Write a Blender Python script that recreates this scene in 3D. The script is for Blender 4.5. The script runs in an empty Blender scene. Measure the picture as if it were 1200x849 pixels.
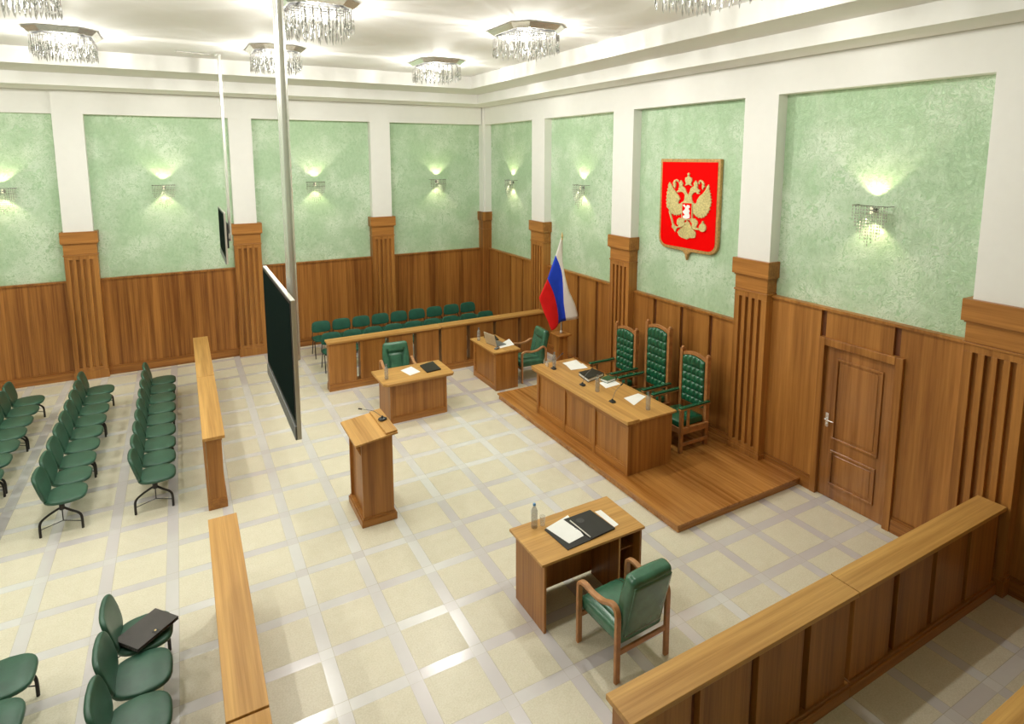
import bpy, bmesh, math, random
from mathutils import Vector, Matrix
random.seed(7)
PI = math.pi
scn = bpy.context.scene
COL = scn.collection
EM = {'lw':[(-6.835,3.958),(-6.88,3.92),(-6.916,3.868),(-6.995,3.794),(-7.055,3.743),(-7.085,3.691),(-7.059,3.666),(-7.046,3.627),(-7.079,3.606),(-7.119,3.64),(-7.136,3.641),(-7.132,3.471),(-7.097,3.453),(-7.077,3.428),(-7.044,3.449),(-7.024,3.416),(-6.991,3.436),(-6.963,3.419),(-6.947,3.441),(-6.914,3.438),(-6.891,3.467),(-6.857,3.488),(-6.822,3.525),(-6.788,3.546),(-6.792,3.586),(-6.773,3.609),(-6.79,3.634),(-6.766,3.664),(-6.788,3.689),(-6.772,3.727),(-6.793,3.752),(-6.776,3.79),(-6.804,3.815),(-6.791,3.846),(-6.817,3.863),(-6.804,3.902)],'rw':[(-7.671,3.952),(-7.635,3.915),(-7.619,3.87),(-7.564,3.809),(-7.499,3.761),(-7.453,3.706),(-7.436,3.653),(-7.407,3.636),(-7.369,3.656),(-7.378,3.492),(-7.416,3.465),(-7.447,3.437),(-7.472,3.447),(-7.494,3.419),(-7.526,3.437),(-7.551,3.42),(-7.575,3.444),(-7.604,3.436),(-7.622,3.467),(-7.65,3.47),(-7.658,3.507),(-7.69,3.517),(-7.684,3.546),(-7.721,3.571),(-7.7,3.598),(-7.733,3.63),(-7.72,3.651),(-7.743,3.681),(-7.723,3.702),(-7.74,3.732),(-7.715,3.745),(-7.728,3.774),(-7.705,3.787),(-7.72,3.817),(-7.691,3.83),(-7.701,3.86),(-7.676,3.873),(-7.687,3.91)],'body':[(-7.14,3.644),(-7.18,3.682),(-7.186,3.766),(-7.153,3.802),(-7.1,3.815),(-7.065,3.805),(-7.016,3.795),(-7.011,3.818),(-7.05,3.838),(-7.04,3.869),(-7.096,3.902),(-7.148,3.898),(-7.191,3.865),(-7.214,3.821),(-7.258,3.762),(-7.292,3.824),(-7.304,3.87),(-7.343,3.902),(-7.392,3.914),(-7.457,3.892),(-7.454,3.87),(-7.504,3.857),(-7.499,3.835),(-7.466,3.826),(-7.497,3.798),(-7.448,3.795),(-7.417,3.823),(-7.368,3.806),(-7.33,3.759),(-7.343,3.692),(-7.369,3.659)],'cc':[(-7.183,3.91),(-7.208,3.949),(-7.185,3.993),(-7.187,4.039),(-7.233,4.052),(-7.238,4.078),(-7.225,4.1),(-7.25,4.118),(-7.278,4.101),(-7.263,4.078),(-7.274,4.053),(-7.321,4.04),(-7.332,3.998),(-7.306,3.95),(-7.332,3.912),(-7.26,3.936)],'cl':[(-7.054,3.889),(-7.063,3.92),(-7.049,3.95),(-7.071,3.966),(-7.091,3.998),(-7.118,3.968),(-7.14,3.946),(-7.126,3.915),(-7.134,3.897),(-7.096,3.902)],'cr':[(-7.372,3.91),(-7.381,3.933),(-7.366,3.958),(-7.389,3.978),(-7.409,4.004),(-7.432,3.98),(-7.453,3.958),(-7.447,3.928),(-7.456,3.902),(-7.412,3.909)],'rl':[(-6.915,3.883),(-6.935,3.915),(-6.912,3.945),(-6.942,3.993),(-6.995,4.01),(-7.043,3.988),(-7.051,3.955),(-7.018,3.972),(-6.985,3.986),(-6.965,3.962),(-6.982,3.925),(-6.97,3.855),(-6.94,3.892)],'rr':[(-7.469,3.959),(-7.471,3.996),(-7.505,4.016),(-7.554,3.999),(-7.585,3.956),(-7.577,3.927),(-7.607,3.913),(-7.569,3.897),(-7.562,3.86),(-7.54,3.896),(-7.547,3.947),(-7.526,3.983),(-7.496,3.989),(-7.489,3.945)],'so':[(-7.129,3.648),(-7.369,3.656),(-7.369,3.393),(-7.258,3.363),(-7.136,3.382)],'si':[(-7.151,3.634),(-7.352,3.64),(-7.35,3.402),(-7.258,3.378),(-7.157,3.397)],'rider':[(-7.163,3.604),(-7.204,3.615),(-7.237,3.579),(-7.256,3.611),(-7.303,3.61),(-7.325,3.578),(-7.29,3.553),(-7.322,3.517),(-7.303,3.486),(-7.326,3.442),(-7.318,3.403),(-7.247,3.386),(-7.173,3.398),(-7.176,3.429),(-7.223,3.448),(-7.191,3.469),(-7.164,3.497),(-7.208,3.531),(-7.227,3.563),(-7.196,3.576)],'ll':[(-7.143,3.38),(-7.079,3.39),(-7.038,3.355),(-7.03,3.292),(-7.079,3.25),(-7.011,3.24),(-6.977,3.271),(-6.923,3.258),(-6.921,3.218),(-6.959,3.198),(-7.005,3.148),(-7.018,3.189),(-7.044,3.223),(-7.139,3.248),(-7.201,3.27),(-7.209,3.309),(-7.187,3.338),(-7.206,3.367)],'sc':[(-6.842,3.479),(-6.872,3.49),(-6.966,3.27),(-6.941,3.255)],'rl2':[(-7.383,3.405),(-7.419,3.405),(-7.47,3.372),(-7.482,3.336),(-7.446,3.272),(-7.506,3.256),(-7.523,3.235),(-7.448,3.23),(-7.357,3.24),(-7.363,3.324),(-7.331,3.351),(-7.315,3.377)],'orb':[(-7.657,3.286),(-7.653,3.261),(-7.639,3.237),(-7.617,3.221),(-7.591,3.213),(-7.564,3.215),(-7.54,3.227),(-7.524,3.247),(-7.517,3.272),(-7.521,3.298),(-7.535,3.321),(-7.557,3.338),(-7.584,3.346),(-7.611,3.343),(-7.634,3.331),(-7.65,3.311)],'orbc':[(-7.572,3.34),(-7.56,3.355),(-7.579,3.363),(-7.574,3.382),(-7.597,3.384),(-7.595,3.362),(-7.61,3.354),(-7.596,3.342)],'tail':[(-7.219,3.325),(-7.259,3.36),(-7.301,3.333),(-7.334,3.283),(-7.377,3.235),(-7.44,3.196),(-7.448,3.152),(-7.435,3.105),(-7.375,3.09),(-7.314,3.087),(-7.264,3.057),(-7.201,3.069),(-7.137,3.077),(-7.087,3.103),(-7.058,3.154),(-7.099,3.197),(-7.171,3.244),(-7.211,3.279)]}
FLAG = [[(-0.797, 2.835), (-0.773, 2.553), (-0.744, 2.25), (-0.628, 1.809), (-0.483, 1.503), (-0.404, 1.218)], [(-0.93, 2.506), (-0.832, 2.293), (-0.776, 2.093), (-0.742, 1.75), (-0.718, 1.531), (-0.649, 1.177)], [(-1.118, 2.067), (-1.005, 1.85), (-0.929, 1.664), (-0.873, 1.442), (-0.854, 1.277), (-0.861, 1.145)], [(-1.318, 1.727), (-1.248, 1.525), (-1.194, 1.376), (-1.14, 1.262), (-1.102, 1.167), (-1.06, 1.064)]]
Q = dict(
 fl=[(-4.19, -9.576), (-4.163, -9.947), (-3.879, -9.931), (-3.94, -9.537)],
 fr=[(-3.94, -9.537), (-3.879, -9.931), (-3.567, -9.904), (-3.599, -9.53)],
 pl=[(-4.167, -9.571), (-3.856, -9.497), (-3.912, -9.851), (-4.102, -9.88)],
 pr=[(-3.566, -9.567), (-3.493, -9.573), (-3.489, -9.861), (-3.553, -9.873)],
 clip=[(-3.895, -9.593), (-3.874, -9.91)],
 seal=[(-3.8, -9.637)],
 cp=[(-3.993, -4.599), (-3.767, -4.506), (-3.719, -4.822), (-3.934, -4.911)],
 cf=[(-3.629, -4.558), (-3.35, -4.46), (-3.366, -4.899), (-3.639, -4.936)],
 sp=[(-2.002, -4.289), (-1.648, -4.049), (-1.743, -4.432), (-2.083, -4.481)],
 slid=[(-2.074, -4.066), (-2.088, -4.42)],
 sfold=[(-2.167, -3.952), (-1.797, -3.705), (-1.778, -4.041), (-2.057, -4.106)],
 sph=[(-2.139, -4.449), (-2.059, -4.609)],
 b1=[(-1.532, -5.914), (-1.225, -5.884), (-1.274, -6.131), (-1.538, -6.105)],
 b2=[(-1.543, -6.061), (-1.239, -6.108), (-1.287, -6.322), (-1.597, -6.267)],
 b3=[(-1.532, -6.951), (-1.251, -6.94), (-1.272, -7.157), (-1.579, -7.186)],
 b4=[(-1.582, -7.617), (-1.277, -7.584), (-1.252, -7.727), (-1.622, -7.893)],
 bind=[(-1.627, -6.471), (-1.319, -6.461), (-1.284, -6.705), (-1.676, -6.809)],
 book=[(-1.477, -6.857), (-1.482, -7.04), (-1.215, -6.959), (-1.217, -6.764)],
)

# ------------------------------------------------------------------ materials
def new_mat(name):
    m = bpy.data.materials.new(name); m.use_nodes = True
    nt = m.node_tree; nt.nodes.clear()
    out = nt.nodes.new('ShaderNodeOutputMaterial')
    b = nt.nodes.new('ShaderNodeBsdfPrincipled')
    nt.links.new(b.outputs[0], out.inputs[0])
    return m, nt, b

class NT:
    def __init__(s, nt): s.nt = nt
    def n(s, kind, **kw):
        nd = s.nt.nodes.new(kind)
        for k, v in kw.items(): setattr(nd, k, v)
        return nd
    def l(s, a, b): s.nt.links.new(a, b)
    def val(s, sock, v):
        if hasattr(v, 'is_output') or isinstance(v, bpy.types.NodeSocket): s.l(v, sock)
        else: sock.default_value = v
    def math(s, op, a, b=0.0, c=None, clamp=False):
        nd = s.n('ShaderNodeMath', operation=op, use_clamp=clamp)
        s.val(nd.inputs[0], a); s.val(nd.inputs[1], b)
        if c is not None: s.val(nd.inputs[2], c)
        return nd.outputs[0]
    def coord(s, kind='Object'):
        return s.n('ShaderNodeTexCoord').outputs[kind]
    def mapping(s, vec, scale=(1, 1, 1), loc=(0, 0, 0), rot=(0, 0, 0)):
        nd = s.n('ShaderNodeMapping'); s.l(vec, nd.inputs[0])
        nd.inputs['Scale'].default_value = scale; nd.inputs['Location'].default_value = loc
        nd.inputs['Rotation'].default_value = rot
        return nd.outputs[0]
    def noise(s, vec, scale=1.0, detail=3.0, rough=0.5, dist=0.0):
        nd = s.n('ShaderNodeTexNoise'); s.l(vec, nd.inputs['Vector'])
        nd.inputs['Scale'].default_value = scale; nd.inputs['Detail'].default_value = detail
        nd.inputs['Roughness'].default_value = rough; nd.inputs['Distortion'].default_value = dist
        return nd.outputs[0]
    def ramp(s, fac, stops):
        nd = s.n('ShaderNodeValToRGB'); s.l(fac, nd.inputs[0])
        cr = nd.color_ramp
        while len(cr.elements) < len(stops): cr.elements.new(0.5)
        for e, (p, c) in zip(cr.elements, stops):
            e.position = p; e.color = (*c, 1) if len(c) == 3 else c
        return nd.outputs[0]
    def mix(s, fac, a, b, mode='MIX'):
        nd = s.n('ShaderNodeMix', data_type='RGBA', blend_type=mode)
        s.val(nd.inputs[0], fac)
        for i, v in ((6, a), (7, b)):
            if isinstance(v, bpy.types.NodeSocket): s.l(v, nd.inputs[i])
            else: nd.inputs[i].default_value = (*v, 1)
        return nd.outputs[2]
    def bump(s, h, strength, dist, normal_in):
        nd = s.n('ShaderNodeBump'); s.l(h, nd.inputs['Height'])
        nd.inputs['Strength'].default_value = strength; nd.inputs['Distance'].default_value = dist
        s.l(nd.outputs[0], normal_in)

def plain(name, col, rough=0.5, metal=0.0, var=0.06, vs=8.0, spec=0.5, coat=0.0):
    m, nt, b = new_mat(name); t = NT(nt)
    f = t.noise(t.coord(), vs, 3)
    lo = tuple(c * (1 - var) for c in col); hi = tuple(min(1, c * (1 + var)) for c in col)
    t.l(t.ramp(f, [(0.3, lo), (0.7, hi)]), b.inputs['Base Color'])
    b.inputs['Roughness'].default_value = rough; b.inputs['Metallic'].default_value = metal
    b.inputs['Specular IOR Level'].default_value = spec
    b.inputs['Coat Weight'].default_value = coat
    return m

def wood(name, axis, dark, light, rough=0.38, contrast=1.0, band=7.0, spec=0.4):
    """axis: direction of the grain"""
    dark = tuple(c * 0.82 for c in dark); light = tuple(c * 0.94 for c in light)
    m, nt, b = new_mat(name); t = NT(nt)
    co = t.coord()
    def sc(across, along): return tuple(along if i == axis else across for i in range(3))
    v1 = t.noise(t.mapping(co, sc(band, 0.22)), 1.0, 2.5, 0.55, 0.15)
    v2 = t.noise(t.mapping(co, sc(band * 5, 0.9)), 1.0, 4, 0.6, 0.25)
    v3 = t.noise(t.mapping(co, sc(band * 22, 3.0)), 1.0, 2, 0.5)
    f = t.math('MULTIPLY_ADD', v2, 0.42, t.math('MULTIPLY', v1, 0.55))
    f = t.math('MULTIPLY_ADD', v3, 0.12, f)
    mid = tuple((a + c) / 2 for a, c in zip(dark, light))
    w = 0.17 / contrast
    col = t.ramp(f, [(0.545 - w, dark), (0.545, mid), (0.545 + w, light)])
    t.l(col, b.inputs['Base Color'])
    b.inputs['Roughness'].default_value = rough
    b.inputs['Specular IOR Level'].default_value = spec
    t.bump(v3, 0.05, 0.002, b.inputs['Normal'])
    return m

WD, WL = (0.245, 0.086, 0.015), (0.50, 0.218, 0.050)
def trio(name, d, l, **k): return [wood('%s_%s' % (name, 'xyz'[i]), i, d, l, **k) for i in range(3)]
WOOD = trio('cherry_wood', WD, WL)                                   # furniture and panelling
PANEL = trio('panelling_wood', (0.205, 0.066, 0.011), (0.44, 0.182, 0.040), band=10, contrast=1.35)
LIGHTW = trio('light_wood_top', (0.44, 0.210, 0.048), (0.69, 0.39, 0.118), contrast=1.1, band=8)
DAISW = trio('dais_wood', (0.30, 0.108, 0.020), (0.58, 0.27, 0.070), rough=0.22, band=5, spec=0.5, contrast=1.3)
DOORW = trio('door_wood', (0.20, 0.070, 0.016), (0.42, 0.18, 0.050), rough=0.2, band=5, contrast=1.2)
WALLW = trio('wide_board_wood', (0.26, 0.094, 0.017), (0.49, 0.215, 0.050), band=4.5, contrast=1.1)
ARMW = plain('bentwood', (0.44, 0.21, 0.085), 0.35, var=0.18, vs=14)
ARMWD = plain('throne_wood', (0.38, 0.165, 0.055), 0.35, var=0.22, vs=12)
DARKW = plain('dark_recess_wood', (0.14, 0.044, 0.013), 0.45, var=0.15)

PLASTER = plain('white_plaster', (0.79, 0.785, 0.755), 0.7, var=0.01)
CEILM = plain('ceiling_paint', (0.86, 0.855, 0.835), 0.75, var=0.01)

def make_green():
    m, nt, b = new_mat('green_silk_plaster'); t = NT(nt)
    co = t.coord()
    warp = t.n('ShaderNodeTexNoise'); t.l(t.mapping(co, (3, 3, 3)), warp.inputs['Vector'])
    warp.inputs['Scale'].default_value = 1.6; warp.inputs['Detail'].default_value = 3
    vm = t.n('ShaderNodeVectorMath', operation='MULTIPLY_ADD')
    t.l(warp.outputs[1], vm.inputs[0]); vm.inputs[1].default_value = (1.1, 1.1, 1.1); t.l(co, vm.inputs[2])
    a = t.noise(vm.outputs[0], 4.2, 4, 0.65, 1.8)
    ridg = t.math('ABSOLUTE', t.math('SUBTRACT', a, 0.5))
    r = t.math('SUBTRACT', 1.0, t.math('MULTIPLY', ridg, 9.0), clamp=True)
    big = t.noise(co, 1.3, 3, 0.6)
    patch = t.ramp(big, [(0.42, (0, 0, 0)), (0.60, (1, 1, 1))])
    fine = t.noise(t.mapping(co, (22, 22, 14)), 1.0, 3)
    base = t.ramp(t.math('MULTIPLY_ADD', fine, 0.5, t.math('MULTIPLY', a, 0.5)),
                  [(0.36, (0.36, 0.55, 0.325)), (0.62, (0.46, 0.645, 0.425))])
    k = t.math('MULTIPLY', r, t.math('MULTIPLY_ADD', patch, 0.75, 0.12))
    t.l(t.mix(k, base, (0.74, 0.85, 0.70)), b.inputs['Base Color'])
    t.l(t.math('MULTIPLY_ADD', r, -0.16, 0.42), b.inputs['Roughness'])
    b.inputs['Specular IOR Level'].default_value = 0.55
    h = t.math('ADD', t.math('MULTIPLY', r, 0.7), fine)
    t.bump(h, 0.55, 0.012, b.inputs['Normal'])
    return m
GREEN = make_green()

def make_floor():
    m, nt, b = new_mat('marble_tile_floor'); t = NT(nt)
    co = t.coord()
    sep = t.n('ShaderNodeSeparateXYZ'); t.l(co, sep.inputs[0])
    P, W = 0.6005, 0.118
    gx, gy = -6.2627, -7.4613
    def cell(o, g0):
        u = t.math('DIVIDE', t.math('SUBTRACT', o, g0 - W / 2), P)
        return t.math('FRACT', u), t.math('FLOOR', u)
    fx, ix = cell(sep.outputs[0], gx); fy, iy = cell(sep.outputs[1], gy)
    w = W / P
    sx = t.math('LESS_THAN', fx, w); sy = t.math('LESS_THAN', fy, w)
    stripe = t.math('MAXIMUM', sx, sy)
    def near(f, c, e=0.0042):
        return t.math('LESS_THAN', t.math('ABSOLUTE', t.math('SUBTRACT', f, c)), e)
    grout = t.math('MAXIMUM', t.math('MAXIMUM', near(fx, w), near(fy, w)),
                   t.math('MAXIMUM', near(fx, 0.0), near(fy, 0.0)))
    cmb = t.n('ShaderNodeCombineXYZ')
    t.l(t.math('ADD', ix, t.math('MULTIPLY', sx, 0.37)), cmb.inputs[0]); t.l(t.math('ADD', iy, t.math('MULTIPLY', sy, 0.37)), cmb.inputs[1])
    wn = t.n('ShaderNodeTexWhiteNoise'); t.l(cmb.outputs[0], wn.inputs[0])
    big = t.noise(t.mapping(co, (1, 1, 1), (3.3, 5.1, 0)), 0.33, 2, 0.5)
    vein = t.noise(co, 9.0, 5, 0.65, 0.6)
    speck = t.noise(co, 70.0, 3, 0.7)
    f1 = t.math('ADD', t.math('MULTIPLY', big, 1.5), t.math('MULTIPLY', wn.outputs[0], 0.22))
    grey = t.ramp(f1, [(0.70, (0.59, 0.555, 0.56)), (0.88, (0.66, 0.65, 0.64)), (1.05, (0.75, 0.75, 0.73))])
    grey = t.mix(t.math('MULTIPLY', vein, 0.22), grey, (0.50, 0.48, 0.46))
    beige = t.ramp(t.math('MULTIPLY_ADD', speck, 0.75, t.math('MULTIPLY', vein, 0.25)),
                   [(0.38, (0.61, 0.57, 0.43)), (0.52, (0.69, 0.645, 0.51)), (0.64, (0.73, 0.70, 0.575))])
    wn2 = t.math('MULTIPLY_ADD', wn.outputs[0], 0.10, 0.93)
    beige = t.mix(1.0, beige, wn2, 'MULTIPLY') if False else beige
    col = t.mix(stripe, beige, grey)
    col = t.mix(t.math('MULTIPLY', grout, 0.55), col, (0.34, 0.30, 0.18))
    t.l(col, b.inputs['Base Color'])
    t.l(t.math('ADD', t.math('MULTIPLY', stripe, -0.10), t.math('MULTIPLY_ADD', vein, 0.08, 0.27)), b.inputs['Roughness'])
    t.l(t.math('MULTIPLY_ADD', stripe, 0.55, 1.45), b.inputs['IOR'])
    b.inputs['Specular IOR Level'].default_value = 0.4
    t.bump(t.math('SUBTRACT', 1.0, grout), 0.12, 0.003, b.inputs['Normal'])
    return m
FLOORM = make_floor()

def leather(name, col, rough=0.35, bs=0.10, coat=0.0):
    m, nt, b = new_mat(name); t = NT(nt)
    co = t.coord()
    f = t.noise(co, 6, 4, 0.6)
    t.l(t.ramp(f, [(0.3, tuple(c * 0.78 for c in col)), (0.7, tuple(c * 1.2 for c in col))]), b.inputs['Base Color'])
    b.inputs['Roughness'].default_value = rough
    b.inputs['Coat Weight'].default_value = coat; b.inputs['Coat Roughness'].default_value = 0.25
    vo = t.n('ShaderNodeTexVoronoi'); t.l(co, vo.inputs['Vector']); vo.inputs['Scale'].default_value = 160
    t.bump(vo.outputs[0], bs, 0.002, b.inputs['Normal'])
    return m
LEATH = leather('green_leather', (0.046, 0.150, 0.088), 0.27, coat=0.35)
LEATHD = leather('dark_green_leather', (0.010, 0.100, 0.045), 0.26, coat=0.3)
VINYL = leather('green_vinyl', (0.030, 0.095, 0.060), 0.38)
FABRIC = leather('green_upholstery', (0.008, 0.085, 0.052), 0.6)
BLACKM = plain('black_metal', (0.02, 0.018, 0.016), 0.4, 0.3)
BLACKP = plain('black_plastic', (0.016, 0.016, 0.017), 0.42)
BLACKL = leather('black_leather', (0.012, 0.011, 0.010), 0.45)
BRIEF = leather('charcoal_leather', (0.045, 0.038, 0.034), 0.5)
SCREENM = plain('screen_glass', (0.004, 0.011, 0.009), 0.9, spec=0.02)
CHROME = plain('chrome', (0.88, 0.87, 0.84), 0.25, 0.82, var=0.02)
SILVER = plain('satin_silver', (0.72, 0.70, 0.64), 0.32, 0.75, var=0.03)
PIPE = plain('brushed_pipe', (0.84, 0.84, 0.80), 0.22, 0.65, var=0.03)
BRASS = plain('gold_metal', (0.80, 0.62, 0.30), 0.3, 0.9)
GOLD = plain('gold_relief', (0.60, 0.52, 0.23), 0.5, 0.15, var=0.25, vs=45)
GILT = plain('gilded_frame', (0.50, 0.29, 0.10), 0.4, 0.25, var=0.25, vs=30)
REDM = plain('red_enamel', (0.82, 0.001, 0.001), 0.6, var=0.02, spec=0.04)
WHITE = plain('white_paint', (0.85, 0.85, 0.84), 0.5, var=0.03)
PAPER = plain('paper', (0.88, 0.88, 0.86), 0.8, var=0.02)
INK = plain('ink', (0.10, 0.10, 0.12), 0.8)
GREENBK = plain('green_book_cloth', (0.035, 0.10, 0.035), 0.6, var=0.15)
BLUECAP = plain('blue_cap', (0.10, 0.28, 0.55), 0.4)
GREYP = plain('grey_plastic', (0.15, 0.155, 0.155), 0.4)
TAN = plain('tan_lid', (0.55, 0.47, 0.34), 0.4, 0.2)
SEALM = plain('seal_grey', (0.045, 0.045, 0.045), 0.4)
FW = plain('flag_white', (0.86, 0.84, 0.80), 0.75, var=0.02)
FB = plain('flag_blue', (0.008, 0.06, 0.72), 0.7, var=0.05)
FR = plain('flag_red', (0.80, 0.004, 0.006), 0.7, var=0.05)

def glassy(name, col=(1, 1, 1), rough=0.02, ior=1.45, trans=1.0):
    m, nt, b = new_mat(name)
    t = NT(nt); f = t.noise(t.coord(), 20, 2)
    t.l(t.ramp(f, [(0, tuple(c * 0.97 for c in col)), (1, col)]), b.inputs['Base Color'])
    b.inputs['Roughness'].default_value = rough; b.inputs['IOR'].default_value = ior
    b.inputs['Transmission Weight'].default_value = trans
    return m
CRYSTAL = glassy('crystal', (0.66, 0.66, 0.64), 0.03, 1.5)
BEAD = glassy('crystal_beads', (0.95, 0.95, 0.90), 0.12, 1.45, 0.75)
RODM = plain('dark_chrome', (0.32, 0.31, 0.29), 0.2, 0.9)
BOTTLE = plain('bottle_plastic', (0.36, 0.38, 0.38), 0.10, var=0.15, vs=30)
BOTTLE.node_tree.nodes['Principled BSDF'].inputs['Alpha'].default_value = 0.42
CLEAR = plain('clear_glass', (0.75, 0.77, 0.76), 0.03)
CLEAR.node_tree.nodes['Principled BSDF'].inputs['Alpha'].default_value = 0.22

def emis(name, col, s):
    m = bpy.data.materials.new(name); m.use_nodes = True
    nt = m.node_tree; nt.nodes.clear(); t = NT(nt)
    o = t.n('ShaderNodeOutputMaterial'); e = t.n('ShaderNodeEmission')
    t.l(t.ramp(t.noise(t.coord(), 2, 1), [(0, col), (1, col)]), e.inputs[0]); e.inputs[1].default_value = s
    t.l(e.outputs[0], o.inputs[0]); return m
BULB = emis('lit_bulb', (1.0, 0.95, 0.82), 14.0)
BULBW = emis('lit_wall_bulb', (1.0, 0.93, 0.62), 1.2)

# ------------------------------------------------------------------ mesh helpers
def box(bm, x0, x1, y0, y1, z0, z1, mi=0, M=None):
    vs = [bm.verts.new((x, y, z)) for x in (x0, x1) for y in (y0, y1) for z in (z0, z1)]
    if M is not None:
        for v in vs: v.co = M @ v.co
    for f in ((0, 1, 3, 2), (4, 6, 7, 5), (0, 4, 5, 1), (2, 3, 7, 6), (0, 2, 6, 4), (1, 5, 7, 3)):
        fc = bm.faces.new([vs[i] for i in f]); fc.material_index = mi
    return vs

def prism(bm, pts, fn, d0, d1, mi=0):
    """pts: 2D outline, fn(a, b, d) -> 3D"""
    lo = [bm.verts.new(fn(a, b, d0)) for a, b in pts]
    hi = [bm.verts.new(fn(a, b, d1)) for a, b in pts]
    n = len(pts); fs = [bm.faces.new(lo), bm.faces.new(hi[::-1])]
    for i in range(n): fs.append(bm.faces.new((lo[i], hi[i], hi[(i + 1) % n], lo[(i + 1) % n])))
    for f in fs: f.material_index = mi

def smoothpath(pts, k=4):
    P = [Vector(p) for p in pts]; out = []
    for i in range(len(P) - 1):
        p0 = P[i - 1] if i else P[0] * 2 - P[1]
        p1, p2 = P[i], P[i + 1]
        p3 = P[i + 2] if i + 2 < len(P) else P[-1] * 2 - P[-2]
        for j in range(k):
            t = j / k
            out.append(0.5 * ((2 * p1) + (p2 - p0) * t + (2 * p0 - 5 * p1 + 4 * p2 - p3) * t * t + (3 * p1 - p0 - 3 * p2 + p3) * t ** 3))
    out.append(P[-1]); return out

def frames(P, up=None):
    T = []
    for i in range(len(P)):
        a = P[max(0, i - 1)]; b = P[min(len(P) - 1, i + 1)]
        T.append((b - a).normalized())
    if up is None:
        up = Vector((0, 0, 1)) if abs(T[0].z) < 0.9 else Vector((1, 0, 0))
    res = []; n = Vector(up)
    for t in T:
        n = (n - t * n.dot(t))
        if n.length < 1e-5: n = t.orthogonal()
        n.normalize(); res.append((t, n, t.cross(n)))
    return res

def sweep(bm, pts, prof, up=None, cap=True, mi=0, radii=None):
    """prof: list of (n, b) offsets"""
    P = [Vector(p) for p in pts]; F = frames(P, up); rings = []
    for i, (p, (t, n, b)) in enumerate(zip(P, F)):
        s = radii[i] if radii else 1.0
        rings.append([bm.verts.new(p + n * (a * s) + b * (c * s)) for a, c in prof])
    m = len(prof)
    for r0, r1 in zip(rings, rings[1:]):
        for i in range(m):
            f = bm.faces.new((r0[i], r0[(i + 1) % m], r1[(i + 1) % m], r1[i])); f.material_index = mi
    if cap:
        for r in (rings[0][::-1], rings[-1]):
            f = bm.faces.new(r); f.material_index = mi

def circ(r, n=8): return [(r * math.cos(2 * PI * i / n), r * math.sin(2 * PI * i / n)) for i in range(n)]
def tube(bm, pts, r, n=8, mi=0, up=None): sweep(bm, pts, circ(r, n), up, mi=mi)
def rectp(a, b): return [(-a / 2, -b / 2), (a / 2, -b / 2), (a / 2, b / 2), (-a / 2, b / 2)]

def lathe(bm, prof, n=16, c=(0, 0, 0), mi=0, M=None):
    rings = []
    for r, z in prof:
        rings.append([bm.verts.new((c[0] + max(r, 1e-4) * math.cos(2 * PI * i / n), c[1] + max(r, 1e-4) * math.sin(2 * PI * i / n), c[2] + z)) for i in range(n)])
    if M is not None:
        for r in rings:
            for v in r: v.co = M @ v.co
    for a, b in zip(rings, rings[1:]):
        for i in range(n):
            f = bm.faces.new((a[i], a[(i + 1) % n], b[(i + 1) % n], b[i])); f.material_index = mi
    for r in (rings[0][::-1], rings[-1]):
        f = bm.faces.new(r); f.material_index = mi

def sell(a, b, p=3.0, n=28, shape=None):
    out = []
    for i in range(n):
        t = 2 * PI * i / n; c, s = math.cos(t), math.sin(t)
        x = a * math.copysign(abs(c) ** (2 / p), c); y = b * math.copysign(abs(s) ** (2 / p), s)
        if shape: x, y = shape(x, y)
        out.append((x, y))
    return out

def pad(bm, outline, t, r=0.02, M=None, dome=0.012, bend=None, mi=0):
    """cushion: outline in local xy, thickness along z from 0 to t, rounded rim"""
    cx = sum(p[0] for p in outline) / len(outline); cy = sum(p[1] for p in outline) / len(outline)
    R = max(max(abs(p[0] - cx), abs(p[1] - cy)) for p in outline)
    lv = []
    for k in range(4):
        a = PI / 2 * k / 3; lv.append((1 - r / R * (1 - math.sin(a)), r * (1 - math.cos(a))))
    lv += [(s, t - z) for s, z in lv[::-1]]
    top = lv[-1]
    lv += [(top[0] * 0.75, t + dome * 0.6), (top[0] * 0.4, t + dome)]
    rings = []
    for s, z in lv:
        rg = []
        for x, y in outline:
            v = Vector((cx + (x - cx) * s, cy + (y - cy) * s, z))
            if bend: v.z += bend(v.x, v.y)
            rg.append(bm.verts.new(M @ v if M is not None else v))
        rings.append(rg)
    n = len(outline)
    for a, b in zip(rings, rings[1:]):
        for i in range(n):
            f = bm.faces.new((a[i], a[(i + 1) % n], b[(i + 1) % n], b[i])); f.material_index = mi; f.smooth = True
    f = bm.faces.new(rings[0][::-1]); f.material_index = mi
    f = bm.faces.new(rings[-1]); f.material_index = mi; f.smooth = True

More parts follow.
